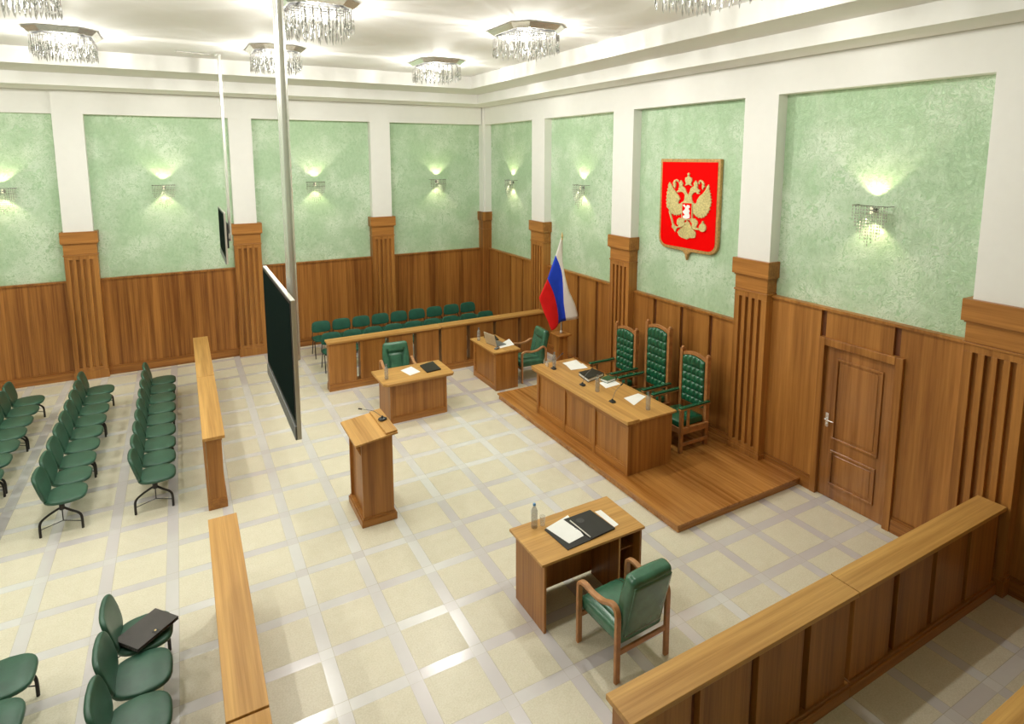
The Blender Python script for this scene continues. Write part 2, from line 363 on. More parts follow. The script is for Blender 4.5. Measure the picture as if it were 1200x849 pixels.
def rbox(bm, c, s, r, n=8, M=None, fn=None, mi=0):
    """rounded box; fn(p) may displace"""
    hx, hy, hz = s[0] / 2, s[1] / 2, s[2] / 2
    def par(i, h):
        # sample positions, denser at the rim
        t = i / n; k = -math.cos(PI * t); return k * h
    cache = {}
    def vert(x, y, z):
        key = (round(x, 6), round(y, 6), round(z, 6))
        if key in cache: return cache[key]
        inner = Vector((max(-(hx - r), min(hx - r, x)), max(-(hy - r), min(hy - r, y)), max(-(hz - r), min(hz - r, z))))
        d = Vector((x, y, z)) - inner
        if d.length > 1e-9:
            m = max(abs(d.x), abs(d.y), abs(d.z)); d = d.normalized() * min(r, m if m < r else r)
        p = inner + d
        if fn: p = fn(p)
        p = p + Vector(c)
        if M is not None: p = M @ p
        cache[key] = bm.verts.new(p); return cache[key]
    for ax in range(3):
        for sgn in (-1, 1):
            H = [hx, hy, hz]; a, b = (ax + 1) % 3, (ax + 2) % 3
            def pt(i, j):
                q = [0, 0, 0]; q[ax] = sgn * H[ax]; q[a] = par(i, H[a]); q[b] = par(j, H[b]); return vert(*q)
            for i in range(n):
                for j in range(n):
                    vs = [pt(i, j), pt(i + 1, j), pt(i + 1, j + 1), pt(i, j + 1)]
                    if sgn < 0: vs = vs[::-1]
                    if len(set(vs)) < 4: continue
                    f = bm.faces.new(vs); f.smooth = True; f.material_index = mi

def B(): return bmesh.new()
def obj(name, bm, mats, parent=None, bevel=0.0, smooth=False, label=None, seg=2):
    bmesh.ops.recalc_face_normals(bm, faces=bm.faces)
    me = bpy.data.meshes.new(name); bm.to_mesh(me); bm.free()
    for m in (mats if isinstance(mats, (list, tuple)) else [mats]): me.materials.append(m)
    if smooth:
        for p in me.polygons: p.use_smooth = True
    o = bpy.data.objects.new(name, me); COL.objects.link(o)
    if parent: o.parent = parent
    if bevel:
        md = o.modifiers.new('bevel', 'BEVEL'); md.width = bevel; md.segments = seg; md.limit_method = 'ANGLE'; md.angle_limit = 0.7
    if label: o['label'] = label
    return o
def smooth_some(o, ang=0.6):
    for p in o.data.polygons: p.use_smooth = True
    try: o.data.set_sharp_from_angle(angle=ang)
    except Exception: pass
    return o
def thing(name, label, cat, loc=(0, 0, 0), rz=0.0, group=None):
    o = bpy.data.objects.new(name, None); COL.objects.link(o); o.empty_display_size = 0.1
    o.location = loc; o.rotation_euler = (0, 0, rz)
    o['label'] = label; o['category'] = cat
    if group: o['group'] = group
    return o
def tag(o, label, cat, group=None):
    o['label'] = label; o['category'] = cat
    if group: o['group'] = group
    return o
def struct(name, bm, mats, parent=None, bevel=0.0):
    o = obj(name, bm, mats, parent, bevel)
    if parent is None: o['kind'] = 'structure'
    return o
def kids(o): return [c for c in COL.objects if c.parent == o]
def dup(root, loc, rz=None, label=None, group=None):
    def rec(o, par):
        c = o.copy(); COL.objects.link(c); c.parent = par
        for ch in kids(o): rec(ch, c)
        return c
    r = rec(root, None); r.location = loc
    if rz is not None: r.rotation_euler = (0, 0, rz)
    if label: r['label'] = label
    if group: r['group'] = group
    return r
def frustum_quad(bm, q, z0, z1, mi=0):
    prism(bm, q, lambda a, b, d: (a, b, d), z0, z1, mi)
# ------------------------------------------------------------------ the room
XL, YN = -14.6, -17.6            # left wall, near wall (behind the camera)
ZC = 6.08; ZT = 5.18; ZW = 1.98; ZWR = 2.48
WT = 0.18                        # depth of the niches

bm = B(); box(bm, XL - 0.3, 0.4, YN - 0.3, 0.4, -0.2, 0.0); struct('floor', bm, FLOORM)
bm = B(); box(bm, XL - 0.3, 0.4, YN - 0.3, 0.4, ZC, ZC + 0.2); struct('ceiling', bm, CEILM)

# cornice: two dropped steps all round
def ring(bm, dx, dy, z0, z1):
    box(bm, XL, 0, -dy, 0, z0, z1); box(bm, XL, 0, YN, YN + dy, z0, z1)
    box(bm, -dx, 0, YN + dy, -dy, z0, z1); box(bm, XL, XL + dx, YN + dy, -dy, z0, z1)
bm = B(); ring(bm, 1.47, 2.17, 5.825, ZC); struct('trim_1', bm, PLASTER)
bm = B(); ring(bm, 0.77, 1.05, 5.615, 5.825); struct('trim_2', bm, PLASTER)

# right wall: x = 0.  columns as (y_near, y_far)
RC = [(-0.25, 0.0), (-3.13, -2.60), (-6.02, -5.47), (-8.895, -8.36), (-11.80, -11.30), (-14.70, -14.20), (-17.6, -17.1)]
bm = B()
box(bm, 0.0, 0.3, YN, 0.0, 0.0, ZC, 1)
for y0, y1 in RC: box(bm, -WT, 0, y0, y1, 2.90, 5.70, 0)
for (a0, a1), (b0, b1) in zip(RC, RC[1:]): box(bm, -WT, 0, b1, a0, ZT, 5.70, 0)
struct('wall_right', bm, [PLASTER, GREEN])
# far wall: y = 0.  columns as (x_left, x_right)
FC = [(-0.25, 0.0), (-3.14, -2.665), (-6.15, -5.70), (-9.13, -8.65), (-12.13, -11.65)]
bm = B()
box(bm, XL, 0.0, 0.0, 0.3, 0.0, ZC, 1)
for x0, x1 in FC[1:]: box(bm, x0, x1, -WT, 0, 2.90, 5.70, 0)
box(bm, -0.23, 0, -0.23, 0, 2.90, 5.70, 0)
for (a0, a1), (b0, b1) in zip(FC, FC[1:]):
    d = WT if a0 > -9 else 0.09
    box(bm, b1, a0, -d, 0, ZT, 5.70, 0)
box(bm, XL, FC[-1][0], -0.09, 0, ZT, 5.70, 0)
struct('wall_far', bm, [PLASTER, GREEN])
bm = B(); box(bm, XL - 0.3, XL, YN, 0, ZW, ZT, 1); box(bm, XL - 0.3, XL, YN, 0, ZT, ZC, 0); box(bm, XL - 0.3, XL + 0.05, YN, 0, 0, ZW, 2); struct('wall_left', bm, [PLASTER, GREEN, PANEL[2]])
bm = B(); box(bm, XL, 0, YN - 0.3, YN, ZWR, ZT, 1); box(bm, XL, 0, YN - 0.3, YN, ZT, ZC, 0); box(bm, XL, 0, YN - 0.3, YN + 0.05, 0, ZWR, 2); struct('wall_near', bm, [PLASTER, GREEN, PANEL[2]])

# wainscot of the far wall: boards and a ledge
def wains_far(x0, x1, nm):
    bm = B()
    n = max(1, round((x1 - x0) / 0.62)); w = (x1 - x0) / n
    for i in range(n): box(bm, x0 + i * w + 0.002, x0 + (i + 1) * w - 0.002, -0.055, 0, 0, 1.955)
    box(bm, x0, x1, -0.05, 0, 0, 1.95)
    box(bm, x0, x1, -0.085, 0, 1.945, ZW)
    struct(nm, bm, PANEL[2])
    bm = B(); box(bm, x0, x1, -0.10, 0, 0, 0.15); box(bm, x0, x1, -0.08, 0, 0.15, 0.175)
    return bm
k = 3
bb = B()
for (a0, a1), (b0, b1) in zip(FC, FC[1:] + [(XL, XL)]):
    t = wains_far(b1 if b1 > XL else XL, a0, 'trim_%d' % k); k += 1
    me = bpy.data.meshes.new('tmp'); t.to_mesh(me); t.free(); bb.from_mesh(me)
struct('baseboard_far', bb, PANEL[0])

# wainscot of the right wall: wide boards with recessed dark strips
bb = B()
def wains_right(y0, y1, strips, zt, zb=0.0, door=None):
    """y0<y1; strips: (ya, yb)"""
    global k
    bm = B()
    box(bm, -0.028, 0, y0, y1, zb, zt - 0.02, 1)
    ed = [y0] + [v for s in sorted(strips) for v in s] + [y1]
    for i in range(0, len(ed), 2):
        a, b = ed[i], ed[i + 1]
        if door and a < (door[0] + door[1]) / 2 < b or (door and a >= door[0] - 0.3 and b <= door[1] + 0.3):
            box(bm, -0.065, 0, a, b, door[2], zt - 0.02, 0)
        else: box(bm, -0.065, 0, a, b, zb, zt - 0.02, 0)
    box(bm, -0.095, 0, y0, y1, zt - 0.035, zt, 0)
    struct('trim_%d' % k, bm, [WALLW[2], DARKW]); k += 1
wains_right(-2.60, -0.25, [(-0.80, -0.73), (-1.43, -1.36), (-2.03, -1.96)], ZW)
wains_right(-5.47, -3.13, [(-3.72, -3.65), (-4.33, -4.25), (-4.95, -4.87)], ZW)
wains_right(-8.36, -6.02, [(-6.61, -6.53), (-7.235, -7.165), (-7.855, -7.785)], ZW)
# door bay: boards either side of the door, panel above
bm = B()
box(bm, -0.028, 0, -11.30, -10.62, 0, ZWR - 0.02, 1); box(bm, -0.028, 0, -9.68, -8.895, 0, ZWR - 0.02, 1)
box(bm, -0.028, 0, -10.62, -9.68, 2.06, ZWR - 0.02, 1)
box(bm, -0.065, 0, -9.62, -8.895, 0, ZWR - 0.02); box(bm, -0.065, 0, -11.30, -10.66, 0, ZWR - 0.02)
box(bm, -0.065, 0, -10.52, -9.695, 2.06, ZWR - 0.02)
box(bm, -0.065, 0, -10.66, -10.595, 2.101, ZWR - 0.02)
box(bm, -0.095, 0, -11.30, -8.895, ZWR - 0.035, ZWR)
struct('trim_%d' % k, bm, [WALLW[2], DARKW]); k += 1
wains_right(-14.20, -11.80, [(-12.4, -12.33), (-13.0, -12.93), (-13.6, -13.53)], ZWR)
wains_right(-17.10, -14.70, [(-15.3, -15.23), (-16.0, -15.93)], ZWR)
for y0, y1 in ((-2.60, -0.25), (-5.47, -3.13), (-8.36, -6.02), (-9.63, -8.895), (-11.30, -10.665), (-14.2, -11.8), (-17.1, -14.7)):
    box(bb, -0.10, 0, y0, y1, 0, 0.165); box(bb, -0.082, 0, y0, y1, 0.165, 0.19)
struct('baseboard_right', bb, PANEL[1])

# fluted pilasters (local: front is -y, centre at x=0 on the wall plane y=0)
def pilaster_bm(w=0.54):
    bm = B(); h = w / 2
    def flutes():
        f = 0.052; n = 4
        gap = (w - 0.11 - n * f) / (n - 1) if False else None
        cs = [(-0.162 + i * 0.108) for i in range(4)]
        ed = [-h] + [v for c in cs for v in (c - f / 2, c + f / 2)] + [h]
        for i in range(0, len(ed), 2): box(bm, ed[i], ed[i + 1], -0.195, 0, 0.24, 2.40)
        box(bm, -h + 0.012, h - 0.012, -0.148, 0, 0.2, 2.42)
        box(bm, -h, h, -0.195, 0, 0.0, 0.24); box(bm, -h, h, -0.195, 0, 2.40, 2.50)
    flutes()
    box(bm, -h - 0.02, h + 0.02, -0.215, 0, 0, 0.17); box(bm, -h - 0.008, h + 0.008, -0.205, 0, 0.17, 0.2)
    return bm
def pilaster_cap():
    bm = B(); h = 0.27
    box(bm, -h - 0.012, h + 0.012, -0.207, 0, 2.475, 2.50)
    box(bm, -h, h, -0.195, 0, 2.50, 2.70, 0)
    box(bm, -h - 0.015, h + 0.015, -0.21, 0, 2.70, 2.72)
    box(bm, -h - 0.035, h + 0.035, -0.235, 0, 2.72, 2.945, 0)
    return bm
ft = struct('trim_%d' % k, pilaster_bm(), WALLW[2], bevel=0.003); k += 1
cap = obj('capital', pilaster_cap(), WOOD[0], ft, 0.004)
ft.location = (-2.90, 0, 0)
def pil(loc, rz):
    global k
    c = ft.copy(); COL.objects.link(c); c.name = 'trim_%d' % k; k += 1
    c.location = loc; c.rotation_euler = (0, 0, rz)
    d = cap.copy(); COL.objects.link(d); d.parent = c
    return c
for x in (-5.91, -8.885, -11.89): pil((x, 0, 0), 0)
for y in (-2.865, -5.745, -8.625, -11.535, -14.45): pil((0, y, 0), -PI / 2)
# corner post
bm = B(); box(bm, -0.25, 0, -0.25, 0, 0, 2.50); box(bm, -0.27, 0, -0.27, 0, 0, 0.19)
box(bm, -0.262, 0, -0.262, 0, 2.475, 2.50); box(bm, -0.25, 0, -0.25, 0, 2.5, 2.70); box(bm, -0.265, 0, -0.265, 0, 2.70, 2.72)
box(bm, -0.29, 0, -0.29, 0, 2.72, 2.945)
struct('trim_%d' % k, bm, PANEL[2], bevel=0.004); k += 1

# door
d1 = struct('door_1', (lambda b: (box(b, -0.055, -0.005, -10.575, -9.715, 0.004, 2.005), b)[1])(B()), DOORW[2], bevel=0.003)
bm = B()
box(bm, -0.11, -0.002, -9.715, -9.635, 0, 2.10); box(bm, -0.11, -0.002, -10.66, -10.575, 0, 2.10); box(bm, -0.11, -0.002, -10.575, -9.715, 2.005, 2.10)
obj('door_frame', bm, WOOD[2], d1, 0.006)
def moulding(bm, y0, y1, z0, z1):
    w, d = 0.032, 0.020
    for a in ((y0, y1, z0, z0 + w), (y0, y1, z1 - w, z1), (y0, y0 + w, z0 + w, z1 - w), (y1 - w, y1, z0 + w, z1 - w)):
        box(bm, -0.055 - d, -0.05, *a)
    box(bm, -0.062, -0.05, y0 + 0.06, y1 - 0.06, z0 + 0.06, z1 - 0.06)
bm = B(); moulding(bm, -10.44, -9.86, 0.80, 1.87); obj('door_panel', bm, DOORW[2], d1, 0.012, seg=3)
bm = B(); moulding(bm, -10.43, -9.86, 0.19, 0.66); obj('door_panel', bm, DOORW[2], d1, 0.012, seg=3)
bm = B(); box(bm, -0.062, -0.05, -9.805, -9.765, 0.94, 1.12)
tube(bm, [(-0.05, -9.785, 1.045), (-0.10, -9.785, 1.045)], 0.012)
tube(bm, smoothpath([(-0.10, -9.785, 1.045), (-0.108, -9.83, 1.045), (-0.105, -9.90, 1.043)]), 0.009)
lathe(bm, [(0.01, 0), (0.01, 0.01)], 10, (0, 0, 0), M=Matrix.Translation((-0.062, -9.785, 0.975)) @ Matrix.Rotation(-PI / 2, 4, 'Y'))
obj('door_handle', bm, CHROME, d1, 0.002)

# ------------------------------------------------------------------ judges' platform
t = thing('platform', 'low polished wooden platform under the judges\' bench by the right wall', 'platform', (-1.25, -7.2, 0))
bm = B(); poly = [(-2.28, -4.98), (-0.08, -4.98), (-0.08, -9.48), (-2.28, -9.48)]
frustum_quad(bm, [(x + 1.25, y + 7.2) for x, y in poly], 0.0, 0.075)
obj('riser', bm, DAISW[0], t)
bm = B(); poly = [(-2.305, -4.955), (-0.065, -4.955), (-0.065, -9.495), (-2.305, -9.495)]
frustum_quad(bm, [(x + 1.25, y + 7.2) for x, y in poly], 0.075, 0.105)
obj('deck', bm, DAISW[1], t, 0.005)

# ------------------------------------------------------------------ courtroom rails (modules)
def rail(label, loc, rz, L, closed, group, first_end=True, last_end=True, cat='railing'):
    """local: length along +x from 0, centred on y=0"""
    t = thing('courtroom_rail', label, cat, loc, rz, group)
    bm = B(); box(bm, 0.0, L - 0.003, -0.11, 0.11, 0, 0.10); box(bm, 0.004, L - 0.007, -0.10, 0.10, 0.10, 0.135)
    obj('plinth', bm, WOOD[0], t, 0.004)
    bm = B(); box(bm, -0.012 if first_end else 0.004, L + (0.012 if last_end else -0.006), -0.125, 0.125, 0.915, 0.955)
    obj('top_rail', bm, LIGHTW[0], t, 0.004)
    bm = B(); box(bm, 0.012, L - 0.015, -0.09, 0.09, 0.885, 0.915)
    if closed: box(bm, 0.05, L - 0.05, -0.035, 0.035, 0.13, 0.89, 1)
    obj('core_board', bm, [WOOD[0], DARKW], t)
    n = max(1, round(L / 0.58)); p = L / n; g = 0.078
    for i in range(n):
        bm = B(); box(bm, i * p + (g / 2 if i else 0.012), (i + 1) * p - (g / 2 if i < n - 1 else 0.012 + (0 if last_end else g / 2)), -0.085, 0.085, 0.135, 0.89)
        obj('panel', bm, WOOD[2], t, 0.003)
    return t
G = 'wooden rails round the jury box'
rail('left length of the open slatted jury rail in front of the green chairs', (-4.91, -3.07, 0), 0, 2.26, False, G, True, False)
rail('right length of the jury rail, ending at the wall behind the flag', (-2.65, -3.07, 0), 0, 2.46, False, G, False, True)
G = 'solid rails at the lower right'
rail('near left length of the wooden rail behind the green armchair', (-4.94, -11.655, 0), 0, 2.31, True, G, True, False)
rail('wooden rail length running from the seam to the fluted pilaster below the door', (-2.63, -11.655, 0), 0, 2.42, True, G, False, False)
rail('wooden rail cut off at the very bottom right corner', (-3.35, -12.92, 0), 0, 3.2, True, G)
G = 'long rails beside the gallery seats'
rail('far half of the long gallery rail, reaching towards the far wall', (-6.965, -3.985, 0), PI / 2, 2.35, True, G, False, True)
rail('near half of the far gallery rail, ending at the gap in the aisle', (-6.965, -6.335, 0), PI / 2, 2.35, True, G, True, False)
rail('gallery rail at the bottom, starting just after the aisle gap', (-6.98, -10.572, 0), PI / 2, 2.35, True, G, False, True)
rail('short piece of gallery rail past the dark seam at the bottom edge', (-6.98, -12.93, 0), PI / 2, 2.35, True, G, True, False)

# ------------------------------------------------------------------ tandem gallery seats
def bench_unit(label, loc, group, nseat=3):
    """local: faces +x, seats along y from 0 towards -y; origin at the far leg"""
    t = thing('tandem_bench', label, 'bench', loc, 0, group); t.scale = (1, 1, 0.88)
    L = 1.29; P = 0.458
    bm = B(); tube(bm, [(0.02, 0.035, 0.385), (0.02, -L - 0.035, 0.385)], 0.02)
    obj('beam', bm, BLACKM, t)
    for yl in (0.0, -L):
        bm = B()
        tube(bm, [(0.02, yl, 0.41), (0.02, yl, 0.33)], 0.028)
        for s, e in ((-1, -0.205), (1, 0.20)):
            tube(bm, smoothpath([(0.02, yl, 0.365), (e * 0.45, yl, 0.30), (e * 0.84, yl, 0.235), (e * 0.97, yl, 0.185), (e, yl, 0.115), (e, yl, 0.0)], 3), 0.0145)
        lg = obj('leg_stand', bm, BLACKM, t)
        bm = B(); tube(bm, [(0.02, yl, 0.34), (0.02, yl, 0.165)], 0.006, 6)
        tube(bm, [(0.02, yl, 0.17), (-0.2, yl, 0.105)], 0.006, 6); tube(bm, [(0.02, yl, 0.17), (0.196, yl, 0.105)], 0.006, 6)
        obj('stretcher', bm, BLACKM, lg)
    for i in range(nseat):
        yc = -0.187 - i * P
        bm = B()
        def shp(x, y):
            w = 1.0 - 0.10 * max(0, -x / 0.2) - 0.05 * max(0, x / 0.2)
            return x, y * w
        o = sell(0.212, 0.226, 3.2, 28, shp)
        pad(bm, o, 0.052, 0.022, Matrix.Translation((0.04, yc, 0.405)), 0.012, bend=lambda x, y: -0.25 * max(0, x - 0.1) ** 2 * 4)
        obj('seat', bm, VINYL, t)
        bm = B()
        M = Matrix.Translation((-0.163, yc, 0.425)) @ Matrix.Rotation(math.radians(-14), 4, 'Y') @ Matrix(((0, 0, 1, 0), (0, 1, 0, 0), (1, 0, 0, 0), (0, 0, 0, 1)))
        def shb(x, y): return x, y * (1.0 - 0.17 * max(0, -x / 0.195) ** 1.5 - 0.04 * max(0, x / 0.195) ** 2)
        o = [(x + 0.205, y) for x, y in sell(0.195, 0.224, 5.2, 40, shb)]
        pad(bm, o, 0.042, 0.019, M, 0.006, bend=lambda x, y: 0.5 * y * y)
        obj('backrest', bm, VINYL, t)
        bm = B()
        for s in (-0.07, 0.07):
            tube(bm, smoothpath([(0.02, yc + s, 0.395), (-0.12, yc + s, 0.395), (-0.165, yc + s, 0.43), (-0.185, yc + s, 0.55)], 3), 0.009, 6)
        tube(bm, [(-0.05, yc - 0.07, 0.393), (-0.05, yc + 0.07, 0.393)], 0.008, 6)
        obj('bracket', bm, SILVER, t)
    return t
XR3, XR2, XR1 = -7.66, -8.60, -9.58
GB = 'tandem benches of green seats in the gallery'
b0 = bench_unit('three green joined seats nearest the camera in the row beside the gallery rail', (XR3, -5.98 + 1.29, 0), GB)
def bcopy(label, x, y): return dup(b0, (x, y, 0), 0, label, GB)
rown = {XR3: 'row beside the gallery rail', XR2: 'middle far gallery row', XR1: 'leftmost far gallery row'}
for x in (XR3, XR2, XR1):
    for kx, yy in enumerate((-4.69, -3.315, -1.94)):
        if x == XR3 and kx == 0: continue
        if x == XR1 and kx == 0:
            bcopy('three green joined seats cut by the left edge, nearest of the leftmost far row', x, yy); continue
        which = ('three green joined seats, nearest of the ', 'three green joined seats, central unit of the ', 'three green seats closest to the far wall in the ')[kx]
        bcopy(which + rown[x], x, yy)
bcopy('three green joined seats at the bottom left, the far one holding a black briefcase', XR3 - 0.02, -8.535)
bcopy('three green joined seats in the bottom left corner, cut by the frame', XR2 - 0.02, -8.54)
bcopy('next three green joined seats at the bottom edge, below the briefcase unit', XR3 - 0.02, -9.915)

# ------------------------------------------------------------------ jury chairs
def jury_chair(label, loc, group):
    """faces -y"""
    t = thing('stacking_chair', label, 'chair', loc, 0, group); t.scale = (1, 1, 0.88)
    bm = B(); pad(bm, sell(0.222, 0.20, 4.2, 24), 0.05, 0.02, Matrix.Translation((0, 0.0, 0.42)), 0.012)
    obj('seat', bm, FABRIC, t)
    bm = B(); M = Matrix.Translation((0, 0.235, 0.535)) @ Matrix.Rotation(math.radians(-8), 4, 'X') @ Matrix.Rotation(PI / 2, 4, 'X')
    o = [(x, y + 0.14) for x, y in sell(0.205, 0.145, 3.8, 24, lambda x, y: (x * (1 - 0.06 * (y / 0.145)), y))]
    pad(bm, o, 0.042, 0.018, M, 0.008, bend=lambda x, y: 0.6 * x * x)
    obj('backrest', bm, FABRIC, t)
    bm = B()
    for s in (-0.215, 0.215):
        tube(bm, smoothpath([(s * 0.95, 0.0, 0.40), (s * 0.98, 0.17, 0.41), (s * 0.9, 0.215, 0.48), (s * 0.8, 0.245, 0.66)], 3), 0.010, 6)
    tube(bm, [(-0.2, -0.12, 0.405), (0.2, -0.12, 0.405)], 0.009, 6); tube(bm, [(-0.2, 0.1, 0.405), (0.2, 0.1, 0.405)], 0.009, 6)
    obj('frame', bm, BLACKM, t)
    for sx in (-1, 1):
        for sy, ey in ((-0.10, -0.20), (0.08, 0.20)):
            bm = B(); tube(bm, [(sx * 0.205, sy, 0.41), (sx * 0.213, ey, 0.0)], 0.010, 6); obj('leg', bm, BLACKM, t)
    return t
ordn = ['first', 'second', 'third', 'fourth', 'fifth', 'sixth', 'seventh', 'eighth', 'ninth']
GJ = 'green chairs in the jury box'
jc = jury_chair('first green padded chair from the left in the back jury row', (-4.55, -0.95, 0), GJ)
for r, (y, nm) in enumerate(((-0.95, 'back jury row by the far wall'), (-1.95, 'front jury row just behind the rail'))):
    for i in range(9):
        if r == 0 and i == 0: continue
        dup(jc, (-4.55 + 0.4515 * i, y, 0), 0, '%s green padded chair from the left in the %s' % (ordn[i], nm), GJ)

# ------------------------------------------------------------------ near desk
DX, DY = -3.88, -9.70
t = thing('desk', 'wooden desk with open folder and water bottle in front of the green armchair', 'desk', (DX, DY, 0))
bm = B(); box(bm, -0.605, 0.605, -0.31, 0.31, 0.68, 0.706); obj('desktop', bm, LIGHTW[0], t, 0.003)
for x in (-0.575, 0.55):
    bm = B(); box(bm, x, x + 0.025, -0.30, 0.23, 0, 0.68); obj('side_panel', bm, WOOD[2], t, 0.002)
bm = B(); box(bm, -0.55, 0.55, 0.16, 0.18, 0.03, 0.68); obj('modesty_panel', bm, WOOD[2], t)
bm = B(); box(bm, 0.30, 0.318, -0.28, 0.16, 0.0, 0.68); box(bm, 0.318, 0.55, -0.28, 0.16, 0.05, 0.068); box(bm, 0.318, 0.55, -0.20, 0.16, 0.45, 0.465)
obj('shelf_unit', bm, PANEL[2], t)
bm = B(); box(bm, 0.2995, 0.3185, -0.285, -0.279, 0.0, 0.68); obj('edge_strip', bm, LIGHTW[2], t)

# ------------------------------------------------------------------ clerk's desk
t = thing('desk', 'wooden clerk\'s desk with papers and black folder in front of the jury rail', 'desk', (-3.83, -4.76, 0))
bm = B(); o = [(-0.62, 0.37), (0.62, 0.37), (0.62, -0.33), (0.59, -0.37), (-0.56, -0.37), (-0.62, -0.31)]
frustum_quad(bm, [(x * 0.99, y * 0.98) for x, y in o], 0.665, 0.685); frustum_quad(bm, o, 0.685, 0.715)
obj('desktop', bm, LIGHTW[0], t, 0.006)
for x in (-0.50, 0.465):
    bm = B(); box(bm, x, x + 0.035, -0.295, 0.33, 0, 0.665); obj('side_panel', bm, WOOD[2], t, 0.002)
bm = B(); box(bm, -0.465, 0.465, -0.275, -0.25, 0.0, 0.665); obj('front_panel', bm, WOOD[2], t)
bm = B(); box(bm, -0.465, 0.465, -0.30, -0.27, 0.0, 0.10); box(bm, -0.465, 0.465, -0.288, -0.27, 0.10, 0.112); obj('plinth', bm, WOOD[0], t, 0.002)
bm = B(); box(bm, -0.465, 0.465, -0.29, -0.27, 0.64, 0.665); obj('upper_rail', bm, WOOD[0], t, 0.002)

# ------------------------------------------------------------------ secretary's desk by the flag
t = thing('desk', 'narrow wooden desk with a laptop between the jury rail and the judges\' bench', 'desk', (-1.93, -4.16, 0))
bm = B(); box(bm, -0.30, 0.27, -0.52, 0.52, 0.735, 0.762); box(bm, -0.285, 0.26, -0.505, 0.505, 0.72, 0.735); obj('desktop', bm, LIGHTW[1], t, 0.005)
for y in (-0.49, 0.455):
    bm = B(); box(bm, -0.24, 0.235, y, y + 0.035, 0, 0.72); obj('side_panel', bm, WOOD[2], t, 0.002)
bm = B(); box(bm, -0.22, -0.2, -0.455, 0.455, 0.0, 0.72); obj('front_panel', bm, WOOD[2], t)
bm = B(); box(bm, -0.24, -0.215, -0.455, 0.455, 0.0, 0.11); box(bm, -0.24, -0.215, -0.455, 0.455, 0.67, 0.72)
box(bm, -0.24, -0.215, 0.40, 0.455, 0.11, 0.67); box(bm, -0.24, -0.215, -0.455, -0.40, 0.11, 0.67)
obj('panel_frame', bm, WOOD[1], t, 0.003)

# ------------------------------------------------------------------ judges' bench
t = thing('judges_bench', 'long wooden judges\' bench with three front panels on the raised platform', 'bench desk', (-1.70, -7.19, 0.105))
bm = B(); box(bm, -0.27, 0.435, -1.185, 1.335, 0.735, 0.762); obj('worktop', bm, LIGHTW[1], t, 0.004)
bm = B(); box(bm, -0.445, -0.235, -1.188, 1.30, 0.735, 0.785); obj('front_ledge', bm, LIGHTW[1], t, 0.005)
bm = B(); box(bm, -0.435, -0.25, -1.18, 1.30, 0.705, 0.735); obj('cornice', bm, WOOD[1], t, 0.005)
for y in (-1.165, 1.135):
    bm = B(); box(bm, -0.380, 0.37, y, y + 0.035, 0, 0.735); obj('side_panel', bm, WOOD[2], t, 0.002)
bm = B(); box(bm, -0.385, -0.36, -1.13, 1.135, 0, 0.70); obj('front_panel', bm, WOOD[2], t)
bm = B()
for y in (-1.165, -0.42, 0.35, 1.13):
    box(bm, -0.412, -0.381, y - (0.002 if y < -1 else 0.02), y + 0.042, 0, 0.705)
obj('stile', bm, WOOD[2], t, 0.003)
bm = B()
bm.free()
for a, b in ((-1.125, -0.44), (-0.38, 0.33), (0.39, 1.11)):
    bm = B(); box(bm, -0.405, -0.38, a, b, 0, 0.11); box(bm, -0.398, -0.38, a, b, 0.11, 0.13); obj('bottom_rail', bm, WOOD[1], t, 0.003)
    bm = B(); box(bm, -0.40, -0.38, a, b, 0.65, 0.70); obj('upper_rail', bm, WOOD[1], t, 0.003)

# ------------------------------------------------------------------ lectern
t = thing('lectern', 'free-standing wooden lectern with sloped top in the middle of the floor', 'lectern', (-5.28, -7.29, 0))
bm = B(); box(bm, -0.215, 0.215, -0.325, 0.33, 0, 0.085); box(bm, -0.20, 0.20, -0.312, 0.317, 0.085, 0.11); obj('plinth', bm, WOOD[0], t, 0.004)
def side(y0, y1):
    bm = B(); prism(bm, [(-0.19, 0.10), (0.185, 0.10), (0.185, 1.085), (-0.19, 1.035)], lambda a, b, d: (a, d, b), y0, y1); return bm
for y in (-0.30, 0.28):
    obj('side_panel', side(y, y + 0.025), WOOD[2], t, 0.002)
bm = B(); box(bm, 0.155, 0.175, -0.275, 0.28, 0.11, 1.06); obj('front_panel', bm, WOOD[2], t)
bm = B(); box(bm, -0.155, -0.138, -0.275, 0.28, 0.11, 0.85); obj('back_panel', bm, WOOD[2], t)
bm = B(); box(bm, -0.175, 0.155, -0.275, 0.28, 0.83, 0.848); obj('shelf', bm, WOOD[0], t)
bm = B(); prism(bm, [(-0.275, 1.045), (0.235, 1.105), (0.235, 1.128), (-0.275, 1.068)], lambda a, b, d: (a, d, b), -0.365, 0.365)
obj('reading_top', bm, LIGHTW[1], t, 0.003)
bm = B(); prism(bm, [(0.095, 1.108), (0.235, 1.126), (0.235, 1.150), (0.095, 1.136)], lambda a, b, d: (a, d, b), -0.35, 0.35)
obj('microphone_ledge', bm, LIGHTW[1], t, 0.003)

